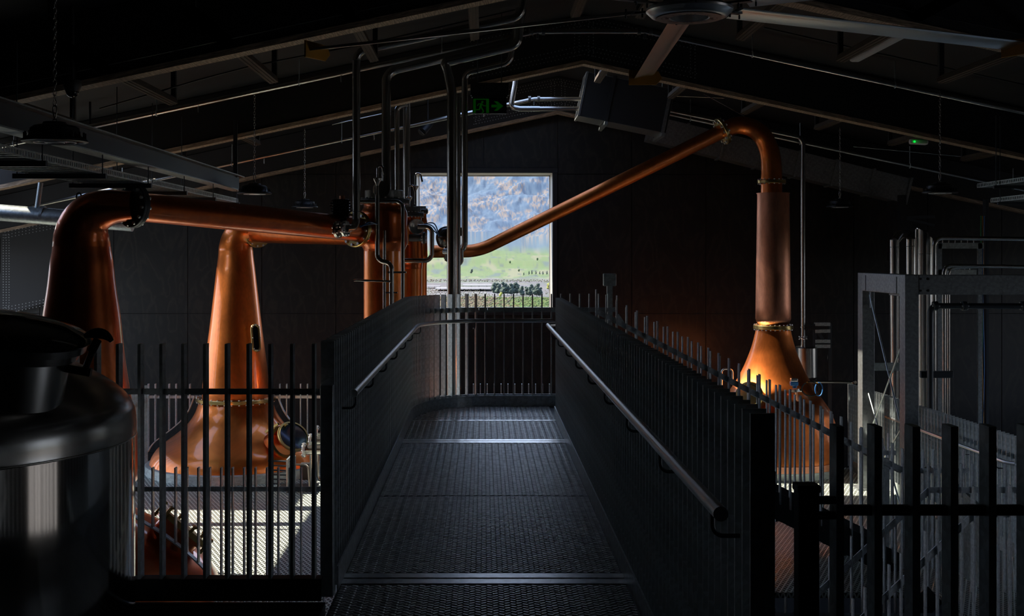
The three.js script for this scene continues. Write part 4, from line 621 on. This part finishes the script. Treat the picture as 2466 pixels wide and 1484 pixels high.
  const tipS = new THREE.Shape(); [[0.13, -0.06], [-0.1, -0.06], [-0.15, -0.01], [-0.12, 0.05], [0.13, 0.06]].forEach(([x, y], i) => i ? tipS.lineTo(x, y) : tipS.moveTo(x, y)); const tipG = triUV(new THREE.ExtrudeGeometry(tipS, { depth: 0.012, bevelEnabled: true, bevelSize: 0.003, bevelThickness: 0.003, bevelSegments: 1 }).translate(0, 0.02, 2.98));
  for (let k = 0; k < 6; k++) { const a = (28 + 60 * k) * Math.PI / 180, turn = Math.atan2(Math.cos(a), -Math.sin(a)); const b = put(t, 'blade', blade, M.alu, c, turn); for (const [nm, gg, mm] of [['bracket', root, M.darkSteel], ['winglet', tipG, M.yellow]]) { const m = shade(new THREE.Mesh(gg, mm)); m.name = nm; b.add(m); } }
}
{ // exit sign
  const d = 14.6, c = P(1179, 236, d), t = thing('exit_sign', 'green running-man exit sign with an arrow, hung on two rods under the roof', 'sign', c);
  part(t, 'housing', rbox(0.45, 0.15, 0.09, 0.008, c.x, c.y + 0.1, c.z), M.black); part(t, 'end_cap', box(0.42, 0.02, 0.1, c.x, c.y + 0.015, c.z), M.black); part(t, 'lower_edge', box(0.4, 0.008, 0.02, c.x, c.y - 0.186, c.z + 0.004), M.white);
  for (const x of [-0.14, 0.14]) part(t, 'rod', cyl(V(c.x + x, c.y + 0.16, c.z), V(c.x + x, roofLow(c.x) + ROOF, c.z), 0.006), M.darkSteel);
  const cv = document.createElement('canvas'); cv.width = 512; cv.height = 256; const g = cv.getContext('2d'); g.fillStyle = '#000'; g.fillRect(0, 0, 512, 256); g.fillStyle = g.strokeStyle = '#0f8f12';
  g.fillRect(10, 20, 40, 226); g.fillRect(10, 20, 234, 18); g.fillRect(204, 20, 44, 226);
  g.beginPath(); g.arc(148, 72, 18, 0, 7); g.fill(); g.lineCap = 'round'; g.lineJoin = 'round'; const ln = (w, ...p) => { g.lineWidth = w; g.beginPath(); p.forEach(([x, y], i) => i ? g.lineTo(x, y) : g.moveTo(x, y)); g.stroke(); };
  ln(34, [132, 106], [118, 148]); ln(15, [128, 100], [94, 100], [74, 130]); ln(15, [140, 104], [170, 132], [206, 132]); ln(20, [116, 150], [104, 192], [50, 194]); ln(20, [128, 150], [166, 222], [144, 244]);
  g.beginPath(); [[282, 114], [372, 114], [318, 60], [372, 60], [462, 136], [372, 212], [318, 212], [372, 158], [282, 158]].forEach(([x, y], i) => i ? g.lineTo(x, y) : g.moveTo(x, y)); g.fill();
  const ct = new THREE.CanvasTexture(cv); ct.colorSpace = THREE.SRGBColorSpace; const pg = new THREE.BoxGeometry(0.4, 0.19, 0.012).translate(c.x, c.y - 0.09, c.z + 0.004);
  part(t, 'panel', pg, new THREE.MeshStandardMaterial({ color: 0x101010, roughness: 0.4, map: ct, emissive: 0xffffff, emissiveIntensity: 0.03, emissiveMap: ct }), 'dark panel with green pictogram and arrow');
}
{ // ducts
  const d = 19.3, o = P(1400, 233, d), t = thing('air_duct', 'square galvanised air handling duct slung under the roof, open at one end', 'duct', o), H = 0.67, L = 1.35, D = 0.7, a = -0.2, T = 0.012;
  const fit = (g) => g.rotateZ(a).translate(o.x, o.y, o.z);
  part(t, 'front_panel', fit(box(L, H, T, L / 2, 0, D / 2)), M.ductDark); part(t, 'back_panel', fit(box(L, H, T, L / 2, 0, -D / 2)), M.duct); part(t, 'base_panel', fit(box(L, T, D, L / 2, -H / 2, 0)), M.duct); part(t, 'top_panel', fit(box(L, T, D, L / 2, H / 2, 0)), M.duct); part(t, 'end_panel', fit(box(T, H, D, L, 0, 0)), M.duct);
  part(t, 'mouth_rim', fit(merge([box(0.03, 0.03, D, 0, H / 2, 0), box(0.03, 0.03, D, 0, -H / 2, 0), box(0.03, H, 0.03, 0, 0, D / 2), box(0.03, H, 0.03, 0, 0, -D / 2)])), M.duct);
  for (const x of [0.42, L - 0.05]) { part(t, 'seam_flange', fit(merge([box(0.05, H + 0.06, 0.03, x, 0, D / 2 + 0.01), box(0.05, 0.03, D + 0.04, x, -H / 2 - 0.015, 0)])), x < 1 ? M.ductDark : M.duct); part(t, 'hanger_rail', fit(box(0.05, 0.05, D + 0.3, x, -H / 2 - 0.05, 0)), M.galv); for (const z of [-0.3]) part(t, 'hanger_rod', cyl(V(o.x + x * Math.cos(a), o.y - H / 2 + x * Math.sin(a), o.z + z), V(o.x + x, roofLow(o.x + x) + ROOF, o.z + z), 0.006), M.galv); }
  const q = thing('roof_duct', 'long flat galvanised duct following the roof slope along the far gable', 'duct', P(1880, 390, 21)), p0 = P(1560, 310, 21), p1 = P(2180, 462, 21), n = 7;
  for (let i = 0; i < n; i++) { const u = p0.clone().lerp(p1, i / n + 0.002), v = p0.clone().lerp(p1, (i + 1) / n - 0.002); part(q, 'duct_section', bar(u, v, 0.4, 0.42), M.duct); part(q, 'seam_flange', bar(v.clone().lerp(u, 0.03), v.clone().lerp(u, -0.03), 0.44, 0.46), M.duct); }
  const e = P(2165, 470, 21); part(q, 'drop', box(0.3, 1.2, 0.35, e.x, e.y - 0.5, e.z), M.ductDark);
  const pipeL = thing('spiral_duct', 'round galvanised duct passing behind the neck of the dark red still', 'duct', P(60, 515, 15)); part(pipeL, 'tube', sweep([P(-400, 480, 15), P(320, 538, 15)], 0.1, 28), M.galv); part(pipeL, 'band', cyl(P(100, 516, 15), P(106, 517, 15), 0.104), M.galv); part(pipeL, 'band', cyl(P(98, 440, 15), P(88, 512, 15), 0.03), M.galv);
}
{ // steel runway beam and cable tray at the left
  const x = -3.07, z0 = -15.6, y0 = EYE + 0.8, y1 = EYE + 0.985, t = thing('runway_beam', 'galvanised steel beam running overhead from the front to the second rafter', 'beam', V(x, y0, -7));
  part(t, 'web', box(0.012, y1 - y0 - 0.02, 17, x, (y0 + y1) / 2, z0 + 8.5), M.darkSteel); for (const y of [y0 + 0.005, y1 - 0.005]) part(t, 'beam_flange', box(0.15, 0.01, 17, x, y, z0 + 8.5), M.galv); for (const z of [-15.4]) part(t, 'hanger', box(0.05, 0.7, 0.02, x, y1 + 0.33, z), M.darkSteel);  // shade of the web put in as a darker steel than the flanges
  const tray = (label, x0, x1, y, za, zb) => {
    const q = thing('cable_tray', label, 'cable tray', V((x0 + x1) / 2, y, (za + zb) / 2)), L = za - zb, n = Math.round(L / 0.15);
    const holes = []; for (const xx of [x0, x1]) { const l = []; l.push(box(0.003, 0.012, L, xx, y + 0.006, (za + zb) / 2), box(0.003, 0.012, L, xx, y + 0.05, (za + zb) / 2)); const k = Math.round(L / 0.05); for (let i = 0; i <= k; i++) l.push(box(0.003, 0.03, 0.024, xx, y + 0.028, za - L * i / k)); part(q, 'side_rail', merge(l), M.galvPale); }
    for (let i = 0; i <= n; i++) put(q, 'rung', rungG[x1 - x0] ??= box(x1 - x0, 0.012, 0.03), M.galv, V((x0 + x1) / 2, y + 0.008, za - L * i / n));
    for (let z = za - 0.5; z > zb; z -= 1.35) { part(q, 'trapeze', box(x1 - x0 + 0.16, 0.04, 0.04, (x0 + x1) / 2, y - 0.026, z), M.darkSteel); for (const xx of [x0 - 0.05, x1 + 0.05]) part(q, 'hanger_rod', cyl(V(xx, y - 0.04, z), V(xx, xx === x1 + 0.05 && x1 < 0 ? EYE + 0.8 : roofLow(xx) + 0.3, z), 0.005), M.darkSteel); }
    for (let i = 0; i < 4; i++) part(q, 'cable', sweep(arc((f) => V(x0 + 0.1 + i * 0.1 + 0.015 * Math.sin(f * 20 + i), y + 0.025, za - L * f), 40), 0.01, 6), M.rubber);
    return q;
  };
  const rungG = {};
  tray('long perforated cable tray hanging under the steel runway beam', -3.66, -3.08, EYE + 0.655, -4, -15.6);
  tray('upper cable tray hung at the right-hand wall beyond the portal', 6.3, 6.9, EYE + 0.86, -12, -15.9); tray('lower cable tray hung under the upper one beyond the portal', 6.35, 6.8, EYE + 0.66, -12, -15.6);
}
{ // sprinkler pipes, conduits and small fittings under the roof
  const sp = (label, z, y, half, r) => { const pts = [V(XL + 0.3, EYE + y - SLOPE * (RIDGE - half - XL - 0.3), z), V(RIDGE - half, EYE + y, z), V(RIDGE + half, EYE + y, z), V(XR - 0.3, EYE + y - SLOPE * (XR - 0.3 - RIDGE - half), z)], t = thing('sprinkler_pipe', label, 'pipe', pts[1]); part(t, 'tube', pipe(pts, r, 0.2), M.stainless);
    for (const s of [-1, 1]) { const q = V(RIDGE + s * half, EYE + y, z); part(t, 'coupling', merge([cyl(q.clone().add(V(-0.09, 0, 0)), q.clone().add(V(-0.05, 0, 0)), r * 1.5), cyl(q.clone().add(V(0.05, 0, 0)), q.clone().add(V(0.09, 0, 0)), r * 1.5), cyl(q, q.clone().add(V(0, -0.09, 0)), 0.016)]), M.darkSteel); }
    for (const x of [-5.6, -3.9, -2.2, -0.5, 3.2, 4.9, 6.6, 8.2]) { const yy = EYE + y - SLOPE * Math.max(0, Math.abs(x - RIDGE) - half); part(t, 'hanger', merge([cyl(V(x, yy, z), V(x, yy + 0.3, z), 0.006), new THREE.TorusGeometry(r + 0.006, 0.007, 6, 18).rotateY(Math.PI / 2).translate(x, yy, z)]), M.galv); if (x < 0) part(t, 'sprinkler_head', merge([cyl(V(x + 0.5, yy, z), V(x + 0.5, yy + 0.08, z), 0.009), new THREE.CylinderGeometry(0.022, 0.022, 0.004, 14).translate(x + 0.5, yy + 0.085, z)]), M.stainless); } };
  sp('sprinkler pipe following the roof slope between the fan and the second rafter', -14.85, 2.67, 0.64, 0.03); sp('far sprinkler pipe following the roof slope beyond the second rafter', -19.3, 2.42, 0.5, 0.032);
  const cond = (label, pts, r = 0.009, m = M.black) => { const t = thing('conduit', label, 'conduit', pts[0]); part(t, 'tube', sweep(pts, r, 8), m); return t; };
  for (const [dz, s, l] of [[0.16, -1, 'thin cable clipped along the left slope of the nearest rafter'], [0.16, 1, 'thin cable clipped along the right slope of the nearest rafter']]) cond(l, [V(RIDGE, roofLow(RIDGE) + 0.1, -10.7 + dz), V(RIDGE + s * 8, roofLow(RIDGE + s * 8) + 0.1, -10.7 + dz)]);
  cond('thin cable drooping from lamp chain to lamp chain on the left', [P(240, 262, 12.6), P(480, 192, 12.6), P(610, 158, 12.6), P(900, 102, 12.6), P(1240, 24, 12.6)], 0.008); cond('thin cable strung along the right slope to the lamp chain over the portal', [P(1840, 66, 13), P(2085, 122, 13), P(2262, 160, 13), P(2466, 204, 13)], 0.008);
  cond('thin light rod sloping down in front of the right lamp chain', [P(2055, 353, 18), P(2350, 380, 18)], 0.007, M.stainless); cond('thin stay wire slanting to the bend of the pear-shaped still', [P(1695, 226, 18.3), P(1800, 284, 18.3)], 0.006, M.stainless); cond('thin flat rod beside the air duct', [P(1617, 231, 19), P(1744, 236, 19)], 0.008, M.stainless); cond('slanting stay rod above the dark condenser pipes', [P(800, 300, 18), P(930, 272, 18)], 0.008, M.stainless); cond('thin vertical drop cable beside the runway beam', [P(217, 245, 11), P(217, 300, 11)], 0.01);
  // dome camera
  const q = thing('dome_camera', 'black dome camera under the left end of the nearest rafter', 'camera', P(174, 208, 10.4)); part(q, 'housing', lathe([[0.001, 0.05], [0.07, 0.05], [0.075, 0.0], [0.055, -0.045]], 32).translate(...q.position.toArray()), M.black); part(q, 'dome', new THREE.SphereGeometry(0.052, 28, 14, 0, 6.2832, Math.PI / 2, Math.PI / 2).translate(q.position.x, q.position.y - 0.045, q.position.z), M.dark); part(q, 'stem', cyl(q.position.clone().add(V(0, 0.05, 0)), V(q.position.x, roofLow(q.position.x) + ROOF, q.position.z), 0.02), M.black);
  const b = thing('batten_light', 'white batten light fitting under the roof near the fan blade', 'light fitting', P(2128, 110, 12)); const bg = rbox(0.12, 0.09, 1.5, 0.03).rotateX(0.0); part(b, 'diffuser', bg.translate(P(2128, 110, 12).x, P(2128, 110, 12).y + 0.03, -12.2), M.white); part(b, 'mount', box(0.05, 0.5, 0.05, P(2128, 0, 12).x, P(0, 110, 12).y + 0.3, -12.2), M.black);
  const em = thing('emergency_light', 'white emergency light fitting with a small green lamp under the second rafter', 'light fitting', P(2212, 342, 16.4)), ep = em.position; part(em, 'body', rbox(0.24, 0.07, 0.1, 0.025).rotateZ(-0.05).translate(ep.x, ep.y, ep.z), M.white); part(em, 'mount', box(0.04, 0.35, 0.04, ep.x + 0.05, ep.y + 0.2, ep.z), M.black);
  part(em, 'indicator_led', new THREE.SphereGeometry(0.013, 14, 10).translate(ep.x - 0.07, ep.y, ep.z + 0.05), new THREE.MeshStandardMaterial({ color: 0x003008, emissive: 0x05ff40, emissiveIntensity: 0.8 })); const pl = new THREE.PointLight(0x20ff50, 0.0008); pl.position.set(ep.x - 0.07, ep.y, ep.z + 0.1); pl.castShadow = true; scene.add(pl);
  const spk = thing('spotlight', 'black cylindrical spotlight under the second rafter above the window', 'lamp', P(1030, 305, 20)); part(spk, 'barrel', cyl(P(1016, 318, 20), P(1034, 295, 20.2), 0.07, 0.075, 28), M.black); part(spk, 'stem', cyl(P(1030, 300, 20.1), V(P(1030, 0, 20.1).x, roofLow(-0.9) + ROOF, -20.1), 0.015), M.black); part(spk, 'lens', cyl(P(1015, 319, 20), P(1016, 318, 20), 0.06), M.lens);
}

// ---------- the valley outside ----------
const terrain = (() => {
  const ease = (a, b, x) => { const t = Math.min(1, Math.max(0, (x - a) / (b - a))); return t * t * (3 - 2 * t); };
  const h = (x, z) => { // metres against the eye
    const d = Math.hypot(x, z), front = z < 0 ? ease(0.9, 0.25, Math.abs(Math.atan2(x, -z))) : 0;
    let y = -3.6 - 1.1 * ease(40, 140, d) + (0.25 * fbm(x * 0.05, z * 0.05, 1)) * ease(30, 60, d);
    y -= 1.9 * ease(7, 10, x) * (1 - ease(30, 60, d));
    y += -70 * ease(140, 420, d) + 3 * fbm(x * 0.002, z * 0.002, 2) * ease(400, 900, d);
    const down = ease(4300, 7600, d); y += front * (down * (105 + 80 * fbm(x * 0.0011, z * 0.0011, 3) + 60 * fbm(x * 0.0034, z * 0.0026, 4)));
    if (d > 7200) { const m = Math.min(1.35, (d - 7200) / 6300), r = 1 - 2 * Math.abs(fbm(x * 0.00062 + 0.3, z * 0.00045, 5, 3)), r2 = 1 - 2 * Math.abs(fbm(x * 0.0021 + 4, z * 0.0014, 6, 4)); y += front * (1150 * m + ease(7200, 8600, d) * (210 * (r - 0.6) + 95 * (r2 - 0.6) + 30 * fbm(x * 0.009, z * 0.006, 9))); }
    return y + EYE;
  };
  const col = (x, z, y) => {
    const d = Math.hypot(x, z), n = fbm(x * 0.004, z * 0.004, 11), f = fbm(x / d * 40, d * 0.02, 12), c = [0, 0, 0], set = (a, k = 1) => { for (let i = 0; i < 3; i++) c[i] += (a[i] - c[i]) * k; };
    if (d < 160) { if (x > 8 && d < 60) return [0.62, 0.58, 0.52]; const k = fbm(x * 0.35, z * 0.2, 3); set([0.22, 0.2, 0.11]); set(k > 0.04 ? [0.15, 0.26, 0.04] : [0.26, 0.2, 0.13], 0.7 * Math.min(1, Math.abs(k) * 6)); if (x > 2.2 * d / 100) set([0.12, 0.28, 0.03], 0.5); return c; }
    const U = x / d * 3000, L = Math.log(d), w1 = fbm(U * 0.02, L * 7, 31, 3), w2 = fbm(U * 0.06, L * 30, 32, 3), cx = Math.floor((U + 30 * w1 + L * 140) / 46), cz = Math.floor(L * 15 + w1 * 0.8), id = Math.abs(Math.sin(cx * 12.9 + cz * 78.2) * 43758.5) % 1;
    set([[0.5, 0.46, 0.45], [0.46, 0.43, 0.47], [0.56, 0.54, 0.42], [0.42, 0.5, 0.3], [0.44, 0.4, 0.4], [0.66, 0.64, 0.62], [0.4, 0.42, 0.36]][Math.floor(id * 7)]); set([0.36, 0.34, 0.33], Math.max(0, Math.min(0.6, w2 * 2.2)));
    const g = ease(3700, 4300, d + 900 * w1); // green downs, with straw slopes, dark gullies and scrub
    set([0.42 + 0.12 * w2, 0.66 + 0.16 * w1, 0.13], g); if (w1 > 0.1) set([0.74, 0.74, 0.36], g * Math.min(0.9, (w1 - 0.1) * 9)); if (w1 < -0.16) set([0.26, 0.42, 0.34], g * Math.min(0.95, (-0.16 - w1) * 10)); if (w2 > 0.17) set([0.2, 0.3, 0.22], g * Math.min(0.85, (w2 - 0.17) * 12));
    const m = ease(6850, 7350, d + 500 * n), u = U, v = (y - EYE) / d * 3000, vv = v + (d - 7000) * 0.03, s = u * 0.8 - vv * 0.6, t = u * 0.6 + vv * 0.8; // far slopes: scree with blue haze and slanting sunlit streaks put into the colour
    const litMask = fbm(u * 0.014, v * 0.028, 21, 3) + 0.12 * fbm(u * 0.06, vv * 0.1, 24, 2), streak = fbm(s * 0.2, t * 0.07, 22, 4) + 0.5 * fbm(u * 0.2, vv * 0.3, 23, 3);
    set([0.24 + 0.2 * streak, 0.46 + 0.24 * streak, 0.76 + 0.2 * streak], m); if (litMask > -0.06 && streak > -0.02) set([0.86, 0.7, 0.6], m * Math.min(0.9, (streak + 0.06) * 9) * Math.min(1, (litMask + 0.06) * 8));
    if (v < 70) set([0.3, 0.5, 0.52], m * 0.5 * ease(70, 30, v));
    return c;
  };
  return { h, col };
})();
{
  const rad = []; for (let i = 0; i <= 10; i++) rad.push(16 + 12 * i); for (let i = 1; i <= 10; i++) rad.push(136 * Math.pow(2100 / 136, i / 10)); for (let i = 1; i <= 70; i++) rad.push(1 / (1 / 2100 + (1 / 7600 - 1 / 2100) * i / 70)); for (let i = 1; i <= 150; i++) rad.push(7600 + 4200 * i / 150); for (let i = 1; i <= 14; i++) rad.push(11800 + 300 * i);
  const ang = []; for (let a = -180; a < -30; a += 6) ang.push(a); for (let a = -30; a < -6; a += 0.5) ang.push(a); for (let i = 0; i <= 560; i++) ang.push(-6 + 12 * i / 560); for (let a = 6.5; a <= 30; a += 0.5) ang.push(a); for (let a = 36; a <= 180; a += 6) ang.push(a);
  const pos = [], colr = [], idx = [], N = ang.length;
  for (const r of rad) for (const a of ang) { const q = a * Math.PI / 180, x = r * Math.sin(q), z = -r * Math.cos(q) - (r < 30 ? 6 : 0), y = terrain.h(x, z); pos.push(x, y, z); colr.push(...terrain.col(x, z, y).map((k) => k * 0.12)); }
  for (let i = 0; i < rad.length - 1; i++) for (let j = 0; j < N - 1; j++) { const a = i * N + j, b = a + N; idx.push(a, b, a + 1, a + 1, b, b + 1); }
  const g = new THREE.BufferGeometry(); g.setAttribute('position', new THREE.Float32BufferAttribute(pos, 3)); g.setAttribute('color', new THREE.Float32BufferAttribute(colr, 3)); g.setIndex(idx); g.computeVertexNormals();
  const n = g.attributes.normal; let up = 0; for (let i = 0; i < n.count; i += 97) up += n.getY(i); if (up < 0) { g.setIndex(idx.reverse()); g.computeVertexNormals(); }
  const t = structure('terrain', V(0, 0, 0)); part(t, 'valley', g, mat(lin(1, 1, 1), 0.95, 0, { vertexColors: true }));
}
{ // trees and farm buildings in the valley
  const ground = (px, d) => { const x = (px - HX) / FOCAL * d; return V(x, terrain.h(x, -d), -d); };
  const smooth = (g) => { g.deleteAttribute('uv'); g.deleteAttribute('normal'); const q = mergeVertices(g); q.setAttribute('uv', new THREE.Float32BufferAttribute(new Float32Array(q.attributes.position.count * 2), 2)); q.computeVertexNormals(); return q; };
  const blob = (r, k, s) => { const g = smooth(new THREE.IcosahedronGeometry(r, 3)), p = g.attributes.position, v = V(); for (let i = 0; i < p.count; i++) { v.fromBufferAttribute(p, i); const f = 1 + k * noise.noise(v.x * 2.2 / r + s, v.y * 2.2 / r, v.z * 2.2 / r + s); p.setXYZ(i, v.x * f, v.y * f, v.z * f); } g.computeVertexNormals(); return g; };
  const leafM = { pine: mat(lin(0.025, 0.042, 0.032), 0.9, 0), green: mat(lin(0.050, 0.080, 0.030), 0.9, 0), lime: mat(lin(0.200, 0.210, 0.040), 0.9, 0) }, bark = mat(lin(0.07, 0.05, 0.035), 0.9, 0);
  const tree = (name, label, group, px, d, hpx, kind, seedK, slim = 1) => {
    const b = ground(px, d), H = hpx / FOCAL * d, t = thing(name, label, 'tree', b, group); part(t, 'trunk', cyl(b.clone().add(V(0, -1, 0)), b.clone().add(V(0, H * 0.6, 0)), H * 0.022, H * 0.012, 8), bark);
    const l = []; const n = kind === 'pine' ? 7 : 4; for (let i = 0; i < n; i++) { const f = (i + 0.5) / n, r = H * (kind === 'pine' ? 0.2 - 0.1 * f : 0.24) * slim; l.push(blob(r, 0.6, seedK + i).scale(1, 0.85, 1).translate(rr(-0.1, 0.1) * H * slim, H * ((kind === 'pine' ? 0.26 : 0.34) + 0.6 * f * (kind === 'pine' ? 1 : 0.75)), rr(-0.1, 0.1) * H * slim)); }
    part(t, 'crown', merge(l).translate(b.x, b.y, b.z), leafM[kind]); return t;
  };
  for (let i = 0; i < 13; i++) tree('pine_tree', 'tall dark pine in the dense grove on the valley floor outside the window', 'pines in the valley grove', 1192 + i * 9.2 + rr(-3, 3), 2230 + rr(-40, 90), rr(24, 38) * (i > 11 ? 0.7 : 1), 'pine', i * 3.1);
  tree('willow_tree', 'lone yellow-green tree in front of the pine grove', null, 1206, 2190, 13, 'lime', 5); tree('willow_tree', 'bright lime tree at the window edge beyond the pines', null, 1322, 2600, 22, 'lime', 8);
  tree('conifer_tree', 'single dark conifer standing on the green slope above the river flats', null, 1136, 4700, 13, 'pine', 11); for (let i = 0; i < 7; i++) tree('poplar_tree', 'slim dark tree in the row on the green hill outside the window', 'row of trees on the green hill', 1263 + i * 9 + rr(-2, 2), 4500 + rr(-60, 60), rr(8, 14), 'pine', 20 + i, 0.6);
  for (const [x, d] of [[1250, 4900], [1228, 5600], [1294, 5800]]) tree('bush_tree', `round dark tree on the green downs, ${x < 1240 ? 'beside the dark gully' : x < 1270 ? 'alone on the pale slope' : 'by the brown field'}`, null, x, d, 8, 'green', x);
  // rows of orchard trees
  const spots = []; for (let r = 0; r < 14; r++) for (let i = 0; i < 90; i++) { const d = 2250 + r * 62 + (r > 8 ? 700 : 0), px = 998 + i * 3.8 + rr(-2, 2); if (rnd() < (px > 1180 && r < 9 ? 0.75 : 0.3)) continue; spots.push([px, d + rr(-15, 15), rr(0.7, 1.9)]); }
  const im = shade(new THREE.InstancedMesh(blob(1, 0.5, 2), mat(lin(0.075, 0.07, 0.055), 0.95, 0), spots.length)), m4 = new THREE.Matrix4(), c = new THREE.Color();
  spots.forEach(([px, d, k], i) => { const b = ground(px, d), s = k / FOCAL * d * 0.8; im.setMatrixAt(i, m4.makeScale(s, s * 1.1, s).setPosition(b.x, b.y + s * 0.6, b.z)); im.setColorAt(i, c.setRGB(...[rr(0.8, 1.5)].flatMap((k) => [k, k * rr(0.92, 1.08), k * rr(0.8, 1)]))); });
  im.name = 'orchard_rows'; Object.assign(im.userData, { kind: 'stuff', label: 'rows of bare orchard trees across the valley floor', category: 'orchard' }); scene.add(im);
  const sc = []; for (let i = 0; i < 7000; i++) sc.push([rr(990, 1345), rr(66, 139), rr(0.03, 0.11)]);
  const sm = shade(new THREE.InstancedMesh(blob(1, 0.7, 6), mat(lin(0.05, 0.055, 0.022), 0.95, 0), sc.length)); sc.forEach(([px, d, s], i) => { const b = ground(px, d); sm.setMatrixAt(i, m4.makeScale(s * 1.6, s, s * 1.6).setPosition(b.x, b.y + s * 0.3, b.z)); sm.setColorAt(i, px + rr(-60, 60) > 1215 ? c.setRGB(rr(0.6, 1), rr(0.9, 1.5), rr(0.3, 0.6)) : c.setRGB(rr(0.9, 1.6), rr(0.75, 1.1), rr(0.7, 1.5))); });
  sm.name = 'scrub'; Object.assign(sm.userData, { kind: 'stuff', label: 'low brown and green scrub at the edge of the terrace outside', category: 'scrub' }); scene.add(sm);
  const net = mat(lin(0.13, 0.125, 0.125), 0.8, 0);
  for (const [x0, x1, d, dep, l] of [[1050, 1190, 2650, 130, 'long pale net cover over the orchard strip before the grove'], [1115, 1192, 2900, 90, 'narrower pale net cover behind the longest one'], [1005, 1060, 2800, 70, 'short pale net strip seen between the steel pipes']]) { const a = ground(x0, d), b = ground(x1, d), t = thing('orchard_net', l, 'net', a.clone().add(b).multiplyScalar(0.5)); part(t, 'canopy', box(b.x - a.x, 0.6, dep, (a.x + b.x) / 2, Math.max(a.y, b.y) + 5, -d), net); part(t, 'poles', merge([0, 0.25, 0.5, 0.75, 1].map((f) => box(0.6, 8, 0.6, a.x + (b.x - a.x) * f, Math.max(a.y, b.y) + 1, -d))), bark); }
  for (const [px, d, w, dep, hh, l] of [[1166, 2000, 16, 9, 3.4, 'small white farmhouse with a grey roof among the bare orchards'], [1176, 2040, 9, 8, 3, 'little pale shed beside the white farmhouse'], [1117, 1850, 26, 12, 2, 'long low grey-roofed shed near the steel pipes']]) {
    const b = ground(px, d), t = thing('farmhouse', l, 'house', b); part(t, 'wall', box(w, hh + 2, dep, b.x, b.y + hh / 2 - 1, b.z), M.white); part(t, 'roof', extrude([[-w / 2 - 0.6, 0], [w / 2 + 0.6, 0], [w / 2 - 2, 2.2], [-w / 2 + 2, 2.2]], dep + 1).translate(b.x, b.y + hh, b.z - dep / 2 - 0.5), M.concrete); for (const k of [-0.25, 0.2]) part(t, 'window', box(w * 0.16, 1.2, 0.2, b.x + k * w, b.y + hh * 0.5, b.z + dep / 2 + 0.1), M.dark);
  }
}
renderer.render(scene, camera);
